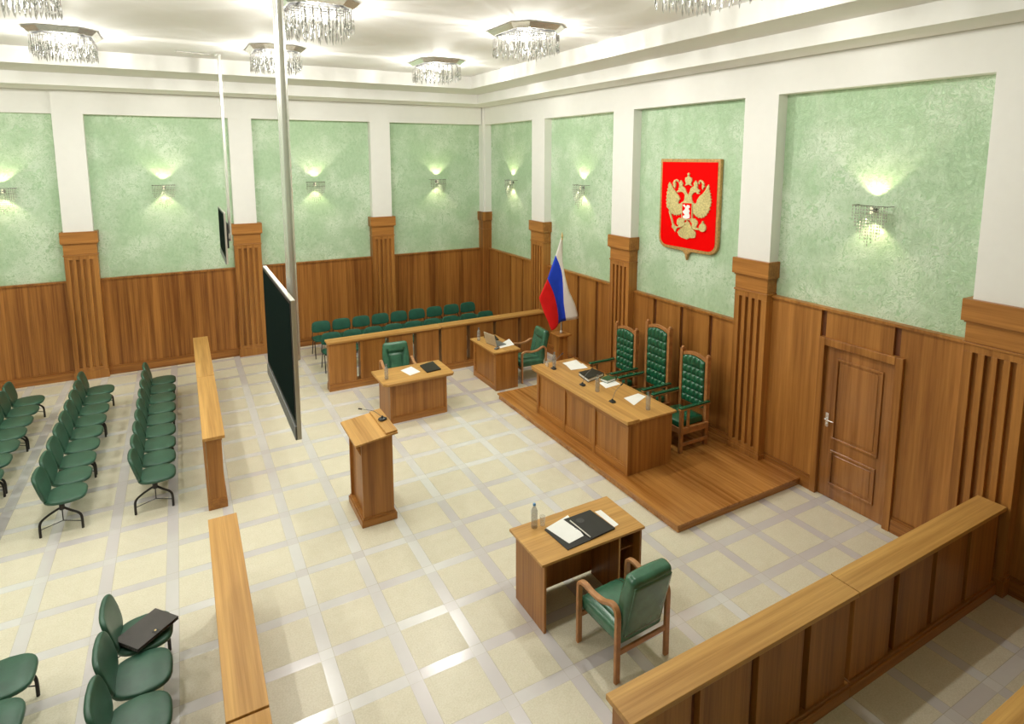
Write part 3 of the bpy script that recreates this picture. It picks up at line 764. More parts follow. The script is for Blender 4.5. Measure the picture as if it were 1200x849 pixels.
# ------------------------------------------------------------------ flag stand and flag
t = thing('pedestal', 'square wooden pedestal holding the flagpole beside the right wall', 'pedestal', (-0.745, -4.68, 0))
bm = B(); box(bm, -0.10, 0.10, -0.10, 0.10, 0.04, 0.88); obj('column', bm, WOOD[2], t, 0.003)
bm = B(); box(bm, -0.145, 0.145, -0.145, 0.145, 0, 0.06); obj('foot', bm, WOOD[0], t, 0.004)
bm = B(); box(bm, -0.15, 0.15, -0.165, 0.165, 0.90, 0.925); box(bm, -0.12, 0.12, -0.13, 0.13, 0.88, 0.90); obj('cap', bm, WOOD[0], t, 0.004)
t = thing('flag', 'white, blue and red striped flag hanging from a pole on the wooden pedestal', 'flag', (-0.725, -4.66, 0.925))
bm = B(); tube(bm, [(0, 0, 0), (0, 0, 1.86)], 0.013, 10); lathe(bm, [(0.03, 0), (0.03, 0.03), (0.015, 0.06)], 12)
obj('pole', bm, SILVER, t)
bm = B(); lathe(bm, [(0.012, 0), (0.022, 0.015), (0.010, 0.03), (0.022, 0.075), (0.012, 0.115), (0.001, 0.155)], 10, (0, 0, 1.855)); obj('finial', bm, BRASS, t)
def flag_cloth(curves):
    cs = [smoothpath([(x, 0, z) for x, z in c], 4) for c in curves]
    n = len(cs[0]); bm = B(); R = []; sub = 6
    for a, b in zip(cs, cs[1:]):
        for s in range(sub): R.append([p.lerp(q, s / sub) for p, q in zip(a, b)])
    R.append(cs[-1]); V = []
    for i, r in enumerate(R):
        row = []
        for j, p in enumerate(r):
            u = i / (len(R) - 1); v = j / (n - 1)
            off = 0.055 * math.sin(u * 7.5 + v * 1.2) * (0.15 + v) * min(1, 0.2 + 2 * v) + 0.05 * u
            row.append(bm.verts.new((p.x + 0.725, -0.075 - off, p.z - 0.925)))
        V.append(row)
    for i in range(len(V) - 1):
        for j in range(n - 1):
            f = bm.faces.new((V[i][j], V[i][j + 1], V[i + 1][j + 1], V[i + 1][j])); f.smooth = True; f.material_index = i // sub
    return bm
c = obj('cloth', flag_cloth(FLAG), [FW, FB, FR], t)
md = c.modifiers.new('thick', 'SOLIDIFY'); md.thickness = 0.004
# ------------------------------------------------------------------ green leather armchairs
def armchair(label, loc, rz, group):
    """faces +y"""
    t = thing('armchair', label, 'armchair', loc, rz, group)
    for s, nm in ((-1, 0), (1, 0)):
        x = s * 0.285
        path = smoothpath([(x, 0.25, 0.0), (x, 0.252, 0.30), (x, 0.252, 0.54), (x, 0.235, 0.60), (x, 0.17, 0.622), (x, 0.06, 0.61), (x, -0.07, 0.625),
                           (x, -0.17, 0.672), (x, -0.225, 0.672), (x, -0.256, 0.62), (x, -0.26, 0.54), (x, -0.26, 0.28), (x, -0.262, 0.0)], 4)
        bm = B(); sweep(bm, path, rectp(0.032, 0.052), up=(0, 1, 0))
        o = obj('arm_frame', bm, ARMW, t, 0.006)
        smooth_some(o)
    bm = B(); box(bm, -0.26, 0.26, -0.272, -0.25, 0.25, 0.295); obj('rear_rail', bm, ARMW, t, 0.004)
    bm = B(); box(bm, -0.26, 0.26, 0.235, 0.257, 0.25, 0.295); obj('front_rail', bm, ARMW, t, 0.004)
    bm = B()
    def fs(p):
        p = p.copy()
        if p.z > 0: p.z += 0.022 * (1 - (p.x / 0.25) ** 2) * (1 - (p.y / 0.27) ** 2)
        return p
    rbox(bm, (0, 0.02, 0.365), (0.505, 0.53, 0.135), 0.045, 12, None, fs)
    rbox(bm, (0, 0.03, 0.43), (0.36, 0.44, 0.06), 0.03, 8, None, fs)
    obj('seat', bm, LEATH, t)
    bm = B()
    M = Matrix.Translation((0, -0.175, 0.33)) @ Matrix.Rotation(math.radians(13), 4, 'X')
    def fb(p):
        p = p.copy(); z = p.z; w = 1 - 0.10 * max(0, z / 0.3) ** 2 - 0.06 * max(0, -z / 0.3)
        if p.y > 0.0:
            e = 0.155 - 0.05 * max(0, -z / 0.3)
            mid = max(0.0, 1 - (p.x / e) ** 8) if abs(p.x) < e else 0.0
            k = 1.0 if -0.26 < z < 0.13 else 0.0
            e2 = 0.118 + 0.06 * abs((z + 0.06) / 0.3) ** 1.6
            inn = 1.0 if abs(p.x) < e2 and -0.24 < z < 0.12 else 0.0
            p.y -= 0.030 * inn
            if inn: p.y += 0.012 * abs(math.sin((z + 0.24) * PI / 0.05)) + 0.01 * (1 - (p.x / e2) ** 2)
            if z < 0.2: p.y -= 0.040 * math.exp(-((abs(p.x) - e2) / 0.016) ** 2)
            if abs(p.x) < e2: p.y -= 0.035 * math.exp(-((z - 0.125) / 0.018) ** 2)
            p.y += 0.014 * (1 - (p.x / 0.26) ** 2) * (1 if z > 0.15 else 0)
        else:
            p.y -= 0.012 * (1 - (p.x / 0.25) ** 2) * (1 - (z / 0.33) ** 2)
        p.x *= w
        return p
    rbox(bm, (0, 0, 0.335), (0.50, 0.125, 0.64), 0.05, 46, M, fb)
    obj('backrest', bm, LEATH, t)
    bm = B(); rbox(bm, (0, -0.062, 0.33), (0.42, 0.026, 0.54), 0.013, 6, M); obj('back_seam', bm, LEATH, t)
    return t
GA = 'green leather armchairs with bentwood arms'
ac = armchair('green leather armchair seen from behind at the nearest desk', (-3.925, -10.46, 0), math.radians(2.5), GA)
dup(ac, (-3.84, -4.07, 0), PI + math.radians(-4), 'green leather armchair facing the camera behind the clerk\'s desk', GA)
dup(ac, (-1.26, -4.28, 0), PI / 2 + math.radians(-6), 'green leather armchair beside the flag pedestal, facing left', GA)

# ------------------------------------------------------------------ judges' high-back chairs
def judge_chair(label, loc, H, rows):
    """faces -x"""
    t = thing('judge_chair', label, 'chair', loc, 0, 'high-back green chairs behind the judges\' bench')
    for s in (-1, 1):
        y = s * 0.255
        bm = B(); box(bm, 0.225, 0.30, y - 0.025, y + 0.025, 0, H)
        lathe(bm, [(0.024, 0), (0.028, 0.012), (0.022, 0.024), (0.008, 0.032)], 12, (0.262, y, H))
        obj('back_post', bm, ARMWD, t, 0.005)
        y = s * 0.295
        bm = B(); box(bm, -0.30, -0.25, y - 0.024, y + 0.024, 0, 0.655); obj('front_leg', bm, ARMWD, t, 0.005)
        bm = B(); box(bm, -0.16, -0.125, y - 0.015, y + 0.015, 0.36, 0.655); obj('arm_spindle', bm, ARMWD, t, 0.003)
        bm = B(); box(bm, -0.315, 0.275, y - 0.03, y + 0.03, 0.645, 0.668); obj('arm', bm, ARMWD, t, 0.004)
        bm = B(); rbox(bm, (-0.02, y, 0.683), (0.58, 0.062, 0.028), 0.012, 8); obj('arm_pad', bm, LEATHD, t)
        bm = B(); box(bm, -0.27, 0.26, y - 0.018, y + 0.018, 0.28, 0.37); box(bm, -0.27, 0.26, y - 0.014, y + 0.014, 0.10, 0.145)
        obj('side_rail', bm, ARMWD, t, 0.003)
    bm = B(); box(bm, -0.285, -0.262, -0.27, 0.27, 0.28, 0.37); box(bm, 0.245, 0.27, -0.24, 0.24, 0.28, 0.37); box(bm, 0.0, 0.03, -0.28, 0.28, 0.105, 0.14)
    obj('seat_frame', bm, ARMWD, t, 0.003)
    bm = B(); rbox(bm, (-0.03, 0, 0.405), (0.50, 0.50, 0.11), 0.035, 10, None, lambda p: Vector((p.x, p.y, p.z + (0.02 * (1 - (p.x / .25) ** 2) * (1 - (p.y / .25) ** 2) if p.z > 0 else 0))))
    obj('seat', bm, LEATHD, t)
    # crest rail with a shallow arch
    bm = B(); n = 12; pts = []
    for i in range(n + 1):
        y = -0.23 + 0.46 * i / n; pts.append((y, H - 0.055 + 0.055 * (1 - (y / 0.23) ** 2)))
    pts += [(0.23, H - 0.13), (-0.23, H - 0.13)] if False else [(p[0], p[1] - 0.05) for p in pts[::-1]]
    prism(bm, pts, lambda a, b, d: (d, a, b), 0.243, 0.282); obj('crest_rail', bm, ARMWD, t, 0.004)
    bm = B(); box(bm, 0.245, 0.28, -0.23, 0.23, 0.52, 0.56); obj('lower_rail', bm, ARMWD, t, 0.003)
    # tufted leather back
    bm = B(); cols = 5; W = 0.215; nz = rows * 10; ny = cols * 10; V = []
    z0 = 0.545
    for j in range(nz + 1):
        row = []
        for i in range(ny + 1):
            y = -W + 2 * W * i / ny; top = H - 0.105; vv = j / nz
            z = z0 + (top - z0) * vv + 0.05 * (1 - (y / 0.23) ** 2) * max(0, (vv * rows - rows + 1))
            a = abs(math.sin(PI * i / ny * cols)) ** 0.6; v = j / nz * rows; fr = v - math.floor(v)
            c = (fr ** 0.35) * ((1 - fr) ** 0.55) * 1.85
            if j in (0, nz): c = 0
            row.append(bm.verts.new((0.243 - 0.012 - 0.036 * (0.15 + 0.85 * a) * min(1, c), y, z)))
        V.append(row)
    for j in range(nz):
        for i in range(ny):
            f = bm.faces.new((V[j][i], V[j + 1][i], V[j + 1][i + 1], V[j][i + 1])); f.smooth = True
    edge = [V[0][i] for i in range(ny + 1)] + [V[j][ny] for j in range(1, nz + 1)] + [V[nz][i] for i in range(ny - 1, -1, -1)] + [V[j][0] for j in range(nz - 1, 0, -1)]
    bk = [bm.verts.new((0.262, v.co.y, v.co.z)) for v in edge]
    m = len(edge)
    for i in range(m): bm.faces.new((edge[i], bk[i], bk[(i + 1) % m], edge[(i + 1) % m]))
    bm.faces.new(bk)
    obj('tufted_back', bm, LEATHD, t)
    return t
ja = judge_chair('high-back tufted green chair nearest the camera, at the near end of the bench', (-0.745, -7.93, 0.105), 1.345, 6)
jb = dup(ja, (-0.745, -6.34, 0.105), 0, 'farther low-topped tufted green chair, leftmost of the three behind the bench')
judge_chair('tallest tufted green chair, in the middle behind the judges\' bench', (-0.745, -7.13, 0.105), 1.57, 7)

# ------------------------------------------------------------------ hanging screens
def tv(label, x, y0, y1, z0, z1, th, pz, pr, gap):
    yc = (y0 + y1) / 2
    t = thing('hanging_screen', label, 'television', (x, yc, z0), 0, 'screens hung from the ceiling')
    hw = (y1 - y0) / 2; H = z1 - z0
    bm = B(); box(bm, 0, th, -hw, hw, 0, H); obj('casing', bm, SILVER, t, 0.004)
    bm = B(); box(bm, -0.004, 0.0, -hw + 0.006, hw - 0.006, 0.105 * H / 1.0, H - 0.006); obj('bezel', bm, BLACKP, t)
    bm = B(); box(bm, -0.006, -0.003, -hw + 0.03, hw - 0.03, 0.135 * H, H - 0.03); obj('screen', bm, SCREENM, t)
    bm = B(); box(bm, -0.012, 0.0, -hw, hw, 0.0, 0.10 * H); obj('speaker_bar', bm, GREYP, t, 0.004)
    bm = B(); box(bm, th, th + 0.05, -hw * 0.5, hw * 0.5, H * 0.25, H * 0.75); obj('rear_housing', bm, BLACKP, t, 0.01)
    for s, zb in ((-1, 0.35), (1, 0.78)):
        bm = B(); tube(bm, [(th + 0.095, s * gap, zb * H), (th + 0.095, s * gap, pz - z0)], pr, 12); smooth_some(obj('pole', bm, PIPE, t))
    bm = B(); box(bm, th + 0.03, th + 0.12, -gap - 0.05, gap + 0.05, pz - z0 - 0.008, pz - z0); obj('ceiling_plate', bm, PIPE, t)
    bm = B(); box(bm, th + 0.045, th + 0.105, -gap - 0.04, gap + 0.04, H * 0.4, H * 0.5); obj('bracket', bm, PIPE, t)
    return t
tv('large television hanging on a white pole in the foreground', -6.53, -10.045, -8.545, 2.41, 3.41, 0.03, ZC, 0.035, 0.042)
tv('small distant television hanging on a thin pole near the far green wall', -6.53, -3.42, -1.98, 2.61, 3.47, 0.03, ZC, 0.026, 0.03)
bm = B(); tube(bm, [(-6.56, -2.75, ZC - 0.012), (-7.05, -2.85, ZC - 0.012)], 0.01, 6)
tag(obj('cable_conduit', bm, PIPE), 'thin cable pipe running left along the ceiling from the small television\'s pole', 'cable pipe')

# ------------------------------------------------------------------ coat of arms on the wall
t = thing('coat_of_arms', 'red shield with a golden double-headed eagle on the green wall', 'coat of arms', (0, -7.22, 3.6))
def shield(y0, y1, z0, z1, r, tip):
    pts = [(y0, z1), (y0, z0 + r)]
    for i in range(1, 7):
        a = PI / 2 * i / 6; pts.append((y0 - r * (1 - math.cos(a)) * -1 if False else y0 + (r * (1 - math.cos(a))) * (1 if y1 > y0 else -1), z0 + r - r * math.sin(a)))
    ym = (y0 + y1) / 2
    if tip: pts += [(ym - 0.09 * (1 if y1 > y0 else -1), z0 - 0.01), (ym - 0.03 * (1 if y1 > y0 else -1), z0 - 0.06), (ym, z0 - tip), (ym + 0.03 * (1 if y1 > y0 else -1), z0 - 0.06), (ym + 0.09 * (1 if y1 > y0 else -1), z0 - 0.01)]
    for i in range(6, 0, -1):
        a = PI / 2 * i / 6; pts.append((y1 - (r * (1 - math.cos(a))) * (1 if y1 > y0 else -1), z0 + r - r * math.sin(a)))
    pts += [(y1, z0 + r), (y1, z1)]
    return pts
loc = lambda a, b, d: (d, a + 7.22, b - 3.6)
bm = B(); prism(bm, shield(-7.875, -6.60, 2.865, 4.335, 0.17, 0.16), loc, -0.06, 0.0); obj('gilded_frame', bm, GILT, t, 0.012, seg=3)
bm = B(); prism(bm, shield(-7.825, -6.65, 2.915, 4.285, 0.14, 0), loc, -0.066, -0.05); obj('red_field', bm, REDM, t)
def relief(keys, nm, mat, d0, d1):
    bm = B()
    for kk in keys: prism(bm, EM[kk], loc, d0, d1)
    bm.normal_update(); bmesh.ops.recalc_face_normals(bm, faces=bm.faces); bm.normal_update()
    bmesh.ops.triangulate(bm, faces=[f for f in bm.faces if len(f.verts) > 4], ngon_method='EAR_CLIP')
    return obj(nm, bm, mat, t, 0.0)
relief(['lw', 'rw', 'body', 'tail', 'll', 'rl2'], 'eagle', GOLD, -0.082, -0.066)
relief(['cc', 'cl', 'cr', 'rl', 'rr'], 'crowns', GOLD, -0.085, -0.066)
relief(['sc'], 'sceptre', GOLD, -0.086, -0.066); relief(['orb', 'orbc'], 'orb', GOLD, -0.089, -0.066)
relief(['so'], 'inner_shield', GOLD, -0.089, -0.066); relief(['si'], 'inner_field', REDM, -0.092, -0.088)
relief(['rider'], 'silver_rider', WHITE, -0.096, -0.0915)
# feather ridges
bm = B()
def ridge(p, q, w=0.006): tube(bm, [(-0.082, p[0] + 7.22, p[1] - 3.6), (-0.082, q[0] + 7.22, q[1] - 3.6)], w, 6)
for wing, root in (('lw', (-7.00, 3.62)), ('rw', (-7.42, 3.60))):
    W = EM[wing]; tips = W[13:] if wing == 'lw' else W[11:]
    for p in tips[::2]: ridge((root[0] * 0.45 + p[0] * 0.55, root[1] * 0.45 + p[1] * 0.55), (p[0] * 0.93 + root[0] * 0.07, p[1] * 0.93 + root[1] * 0.07))
for p in EM['tail'][4:-2]: ridge((-7.205, 3.30), (p[0] * 0.9 - 7.205 * 0.1, p[1] * 0.9 + 0.33))
obj('feather_ridges', bm, GOLD, t)

# ------------------------------------------------------------------ wall sconces
def sconce(label, loc, rz):
    """faces -y, origin on the wall"""
    t = thing('wall_sconce', label, 'wall lamp', loc, rz, 'crystal wall lamps')
    bm = B(); box(bm, -0.205, 0.205, -0.135, -0.128, 0.068, 0.078); box(bm, -0.205, -0.198, -0.135, 0, 0.068, 0.078); box(bm, 0.198, 0.205, -0.135, 0, 0.068, 0.078)
    box(bm, -0.205, 0.205, -0.135, -0.130, -0.03, -0.026); box(bm, -0.03, 0.03, -0.012, 0, -0.01, 0.05)
    box(bm, -0.012, 0.012, -0.10, 0, 0.016, 0.028)
    obj('frame', bm, RODM, t)
    bm = B(); lathe(bm, [(0.012, 0.03), (0.016, 0.04), (0.016, 0.055), (0.010, 0.06)], 12, (0, -0.09, 0)); obj('bulb', bm, BULBW, t)
    bm = B(); lathe(bm, [(0.010, -0.02), (0.016, -0.015), (0.016, 0.002), (0.012, 0.012)], 12, (0, -0.09, 0)); obj('bulb', bm, BULBW, t)
    for i in range(19):
        x = -0.198 + 0.022 * i; bm = B(); d = 0.10 + 0.24 * (1 - abs(x / 0.2) ** 1.5) + 0.06 * (i % 2)
        z = 0.075
        while z > 0.08 - d - 0.06:
            lathe(bm, [(0.001, 0), (0.0065, -0.009), (0.0065, -0.022), (0.001, -0.032)], 6, (x, -0.132 + 0.015 * (i % 3 == 1), z)); z -= 0.037
        obj('crystal_strand', bm, BEAD, t)
    for s in (1, -1):
        L = bpy.data.lights.new('sconce_light', 'SPOT'); L.energy = SCONCE_W * (1 if s > 0 else 0.8); L.color = (1.0, 0.90, 0.56); L.spot_size = math.radians(106); L.spot_blend = 0.45
        L.shadow_soft_size = 0.012
        lo = bpy.data.objects.new('sconce_light', L); COL.objects.link(lo); lo.parent = t
        lo.location = (0, -0.10, 0.085 if s > 0 else 0.0 - 0.035)
        lo.rotation_euler = (PI + math.radians(8), 0, 0) if s > 0 else (math.radians(-8), 0, 0)
    return t
SCONCE_W = 15.0
ws = sconce('crystal wall lamp cut by the left edge, on the leftmost green panel', (-9.98, 0, 3.73), 0)
for (x, lb) in ((-7.41, 'crystal wall lamp on the green panel left of the thin television pole'), (-4.41, 'crystal wall lamp on the far green panel just right of the big pole'), (-1.43, 'crystal wall lamp on the far wall panel next to the room corner')):
    dup(ws, (x, 0, 3.73), 0, lb)
for (y, lb) in ((-1.43, 'crystal wall lamp on the narrow green panel right of the room corner'), (-4.34, 'crystal wall lamp on the green panel above the flag'), (-10.16, 'large-looking crystal wall lamp on the green panel above the door')):
    dup(ws, (0, y, 3.73), -PI / 2, lb)

# ------------------------------------------------------------------ chandeliers
def CHP(p): return (-7.147 + (p[0] + 7.147) * 0.924, -14.25 + (p[1] + 14.25) * 0.924, p[2])
def octa(a, b, c): return [(a, -b + c), (a, b - c), (a - c, b), (-a + c, b), (-a, b - c), (-a, -b + c), (-a + c, -b), (a - c, -b)]
def chandelier(label, loc):
    t = thing('crystal_chandelier', label, 'ceiling lamp', CHP(loc), 0, 'crystal ceiling lamps'); t.scale = (0.93, 0.93, 0.95)
    bm = B()
    lv = [(octa(0.44, 0.54, 0.19), 0.0), (octa(0.445, 0.545, 0.19), -0.012), (octa(0.375, 0.465, 0.16), -0.075), (octa(0.36, 0.45, 0.155), -0.075), (octa(0.365, 0.455, 0.15), -0.035)]
    R = [[bm.verts.new((x, y, z)) for x, y in o] for o, z in lv]
    for a, b in zip(R, R[1:]):
        for i in range(8): bm.faces.new((a[i], a[(i + 1) % 8], b[(i + 1) % 8], b[i]))
    bm.faces.new(R[0])
    obj('chrome_tray', bm, CHROME, t)
    bm = B(); prism(bm, octa(0.365, 0.455, 0.15), lambda a, b, d: (a, b, d), -0.045, -0.035); obj('dark_inner_plate', bm, BLACKP, t)
    bm = B()
    for i in range(7): y = -0.36 + 0.12 * i; box(bm, -0.33 if abs(y) < .3 else -0.25, 0.33 if abs(y) < .3 else 0.25, y - 0.012, y + 0.012, -0.105, -0.085)
    for x in (-0.2, 0, 0.2): box(bm, x - 0.01, x + 0.01, -0.41, 0.41, -0.10, -0.085)
    obj('grid', bm, CHROME, t)
    for x, y in ((-0.16, -0.24), (0.16, -0.24), (-0.16, 0.24), (0.16, 0.24), (0, 0)):
        bm = B(); lathe(bm, [(0.01, -0.10), (0.022, -0.12), (0.022, -0.15), (0.006, -0.17)], 10, (x, y, 0)); obj('bulb', bm, BULB, t)
    pts = []
    n = 40
    per = octa(0.372, 0.462, 0.15)
    for i in range(n):
        s = i / n * 8; a, b = per[int(s)], per[(int(s) + 1) % 8]; f = s - int(s); pts.append((a[0] + (b[0] - a[0]) * f, a[1] + (b[1] - a[1]) * f))
    for i in range(7):
        for j in range(8):
            x, y = -0.29 + 0.09 * i + 0.03 * (j % 2), -0.38 + 0.108 * j
            if abs(x) < 0.32 and abs(x) + abs(y) < 0.62: pts.append((x, y))
    global STR
    for i, (x, y) in enumerate(pts):
        if STR is None:
            bm = B(); tube(bm, [(0, 0, 0), (0, 0, -0.10)], 0.005, 6, mi=1)
            lathe(bm, [(0.002, 0), (0.010, -0.012), (0.010, -0.018), (0.002, -0.03)], 6, (0, 0, -0.10))
            lathe(bm, [(0.002, 0), (0.009, -0.03), (0.0125, -0.085), (0.001, -0.135)], 6, (0, 0, -0.13))
            STR = obj('crystal_pendant', bm, [CRYSTAL, RODM], t); o = STR
        else: o = STR.copy(); COL.objects.link(o); o.parent = t
        o.location = (x, y, -0.095 - 0.012 * (i % 3)); 
    L = bpy.data.lights.new('lamp_light', 'POINT'); L.energy = CH_W; L.color = (1.0, 0.975, 0.915); L.shadow_soft_size = 0.08
    lo = bpy.data.objects.new('lamp_light', L); COL.objects.link(lo); lo.parent = t; lo.location = (0, 0, -0.33)
    return t
STR = None; CH_W = 150.0
ch = chandelier('crystal ceiling lamp near the ceiling corner, farthest right', (-2.55, -2.90, ZC))
for (x, y, lb) in ((-5.53, -2.90, 'crystal ceiling lamp crossed by the thick white pole, in the row by the far wall'), (-8.50, -2.90, 'crystal ceiling lamp at the upper left, with its whole tray in view'),
                   (-2.55, -6.38, 'crystal ceiling lamp whole in view at the top centre right, over the judges'), (-5.53, -6.38, 'crystal ceiling lamp cut by the top edge beside the thick pole'),
                   (-8.50, -6.38, 'crystal ceiling lamp at the top left corner, only its pendants in view'), (-2.55, -9.86, 'crystal ceiling lamp at the top right, only pendant tips showing'),
                   (-8.50, -9.86, 'unseen crystal ceiling lamp added for light above the gallery, outside the top of the view'),  # this lamp and those on the next line are unseen, added to light the room
                   (-11.48, -2.90, 'unseen crystal ceiling lamp added for light, left of the view by the far wall'), (-11.48, -6.38, 'unseen crystal ceiling lamp added for light, left of the view over the gallery middle'), (-11.48, -9.86, 'unseen crystal ceiling lamp added for light, left of the view over the near gallery')):
    dup(ch, CHP((x, y, ZC)), 0, lb)

# ------------------------------------------------------------------ small things on the desks
def bottle(label, loc, cap=GREYP):
    t = thing('water_bottle', label, 'bottle', loc, 0, 'plastic water bottles')
    bm = B(); lathe(bm, [(0.028, 0), (0.033, 0.008), (0.033, 0.05), (0.030, 0.06), (0.033, 0.07), (0.033, 0.12), (0.030, 0.128), (0.033, 0.136), (0.033, 0.175), (0.026, 0.20), (0.013, 0.225), (0.0125, 0.238)], 18)
    o = obj('body', bm, BOTTLE, t); smooth_some(o)
    bm = B(); lathe(bm, [(0.015, 0.236), (0.015, 0.256), (0.013, 0.258)], 14); obj('cap', bm, cap, t)
    return t
bt = bottle('plastic water bottle with a blue cap on the nearest desk', (-4.255, -9.49, 0.706), BLUECAP)
def TB(x, y, z): return (-7.147 + (x + 7.147) * 0.99, -14.25 + (y + 14.25) * 0.99, z + 0.0355)
for kq in ('b1', 'b2', 'b3', 'b4', 'bind'): Q[kq] = [TB(p[0], p[1], 0)[:2] for p in Q[kq]]
b2 = bottle('plastic water bottle at the near end of the judges\' bench', TB(-1.545, -8.10, 0.832))
dup(b2, TB(-1.767, -7.22, 0.832), 0, 'plastic water bottle beside the green book on the bench')
dup(b2, TB(-1.755, -6.00, 0.832), 0, 'plastic water bottle at the far end of the bench, next to a glass')
dup(b2, (-4.33, -4.88, 0.715), 0, 'plastic water bottle on the clerk\'s desk')
dup(b2, (-2.13, -3.84, 0.762), 0, 'plastic water bottle behind the open laptop')
def tumbler(label, loc):
    bm = B(); lathe(bm, [(0.024, 0), (0.031, 0.10), (0.029, 0.10), (0.022, 0.006), (0.0, 0.006)], 18)
    o = obj('drinking_glass', bm, CLEAR); smooth_some(o); o.location = loc
    return tag(o, label, 'glass', 'clear drinking glasses')
tumbler('clear drinking glass beside the blue-capped bottle on the nearest desk', (-4.165, -9.50, 0.706))
tumbler('clear drinking glass at the far end of the judges\' bench', TB(-1.87, -5.95, 0.832))

def quadthing(name, label, cat, q, z0, z1, mat, group=None, bevel=0.0, parts=None):
    cx = sum(p[0] for p in q) / 4; cy = sum(p[1] for p in q) / 4
    bm = B(); frustum_quad(bm, [(p[0] - cx, p[1] - cy) for p in q], 0, z1 - z0)
    o = obj(name, bm, mat, None, bevel); o.location = (cx, cy, z0)
    return tag(o, label, cat, group)
def off(q, c): return [(p[0] - c[0], p[1] - c[1]) for p in q]
def rect(cx, cy, w, h, a):
    c, s = math.cos(a), math.sin(a)
    return [(cx + x * c - y * s, cy + x * s + y * c) for x, y in ((-w / 2, -h / 2), (w / 2, -h / 2), (w / 2, h / 2), (-w / 2, h / 2))]
# open folder on the nearest desk
fc = (-3.90, -9.73)
t = thing('open_folder', 'open black leather folder lying on the nearest desk', 'folder', (fc[0], fc[1], 0.706))
bm = B(); frustum_quad(bm, off(Q['fl'], fc), 0, 0.010); obj('left_cover', bm, BLACKL, t, 0.003)
bm = B(); frustum_quad(bm, off(Q['fr'], fc), 0, 0.016); obj('right_cover', bm, BLACKL, t, 0.004)
a, b = Q['clip']; bm = B(); tube(bm, [(a[0] - fc[0], a[1] - fc[1], 0.020), (b[0] - fc[0], b[1] - fc[1], 0.020)], 0.006, 8); obj('metal_clip', bm, SILVER, t)
s = Q['seal'][0]; bm = B(); lathe(bm, [(0.042, 0), (0.040, 0.002), (0.028, 0.002), (0.026, 0.0012)], 24, (s[0] - fc[0], s[1] - fc[1], 0.0155)); obj('embossed_seal', bm, SEALM, t)
PG = 'white paper sheets'
ps = quadthing('paper_sheet', 'white sheet lying on the left side of the open black folder', 'paper', Q['pl'], 0.7165, 0.7195, PAPER, PG)
bm = B(); u0, v0 = Vector((Q['pl'][1][0] - ps.location.x, Q['pl'][1][1] - ps.location.y, 0)), Vector((Q['pl'][2][0] - ps.location.x, Q['pl'][2][1] - ps.location.y, 0))
for i, (f, wd) in enumerate(((0.10, 0.05), (0.20, 0.07), (0.36, 0.04), (0.45, 0.05), (0.55, 0.06), (0.66, 0.03))):
    c = u0.lerp(v0, f) * 0.80; d = (v0 - u0) * wd; n = Vector((-d.y, d.x, 0)).normalized() * 0.0035
    frustum_quad(bm, [((c - n)[0], (c - n)[1]), ((c - n + d)[0], (c - n + d)[1]), ((c + n + d)[0], (c + n + d)[1]), ((c + n)[0], (c + n)[1])], 0.003, 0.0034)
obj('printed_lines', bm, INK, ps)
quadthing('paper_sheet', 'white sheet sticking out to the right of the open folder', 'paper', rect(-3.60, -9.70, 0.21, 0.297, math.radians(2)), 0.7065, 0.7085, PAPER, PG) if False else None
quadthing('paper_sheet', 'white sheet sticking out to the right of the open folder', 'paper', Q['pr'], 0.7065, 0.7085, PAPER, PG)
quadthing('paper_sheet', 'small pile of white sheets on the clerk\'s desk', 'paper', Q['cp'], 0.7155, 0.7205, PAPER, PG)
quadthing('closed_folder', 'closed black folder on the right of the clerk\'s desk', 'folder', Q['cf'], 0.7155, 0.737, BLACKL, 'closed black folders', 0.005)
quadthing('paper_sheet', 'white sheet beside the laptop on the narrow desk', 'paper', [(p[0] + 0.09, p[1]) for p in Q['sp']], 0.7625, 0.7655, PAPER, PG)
quadthing('closed_folder', 'closed black folder on the narrow desk behind the laptop', 'folder', rect(-1.86, -3.86, 0.24, 0.28, math.radians(-12)), 0.7625, 0.78, BLACKL, 'closed black folders', 0.004)
quadthing('paper_sheet', 'farther white sheet at the far end of the judges\' bench', 'paper', Q['b1'], 0.8680, 0.8695, PAPER, PG)
quadthing('paper_sheet', 'white sheet overlapping another at the far end of the judges\' bench', 'paper', Q['b2'], 0.8700, 0.8715, PAPER, PG)
quadthing('paper_sheet', 'white sheet lying under the green book', 'paper', Q['b3'], 0.8680, 0.8695, PAPER, PG)
quadthing('paper_sheet', 'white sheet behind the nearest bottle on the judges\' bench', 'paper', Q['b4'], 0.8680, 0.8695, PAPER, PG)
def book(name, label, cat, q, z0, th, mat, cov=0.006):
    cx = sum(p[0] for p in q) / 4; cy = sum(p[1] for p in q) / 4
    t = thing(name, label, cat, (cx, cy, z0)); l = off(q, (cx, cy))
    bm = B(); frustum_quad(bm, l, 0, cov); frustum_quad(bm, l, th - cov, th)
    # spine between corners 0 and 1 ... on the far side
    d = Vector((l[3][0] - l[0][0], l[3][1] - l[0][1])).normalized() * 0.012; 
    frustum_quad(bm, [l[1], l[2], (l[2][0] * .94, l[2][1] * .94), (l[1][0] * .94, l[1][1] * .94)], 0, th)
    obj('cover', bm, mat, t, 0.002)
    bm = B(); frustum_quad(bm, [(p[0] * 0.93, p[1] * 0.93) for p in l], cov, th - cov); obj('pages', bm, PAPER, t)
    return t
book('ring_binder', 'thick black binder with white pages on the judges\' bench', 'binder', [(p[0], p[1] - 0.05) for p in Q['bind']], 0.8680, 0.055, BLACKL)
book('book', 'dark green book lying on a sheet on the judges\' bench', 'book', rect(-1.41, -7.02, 0.20, 0.15, math.radians(10)), 0.8700, 0.045, GREENBK)

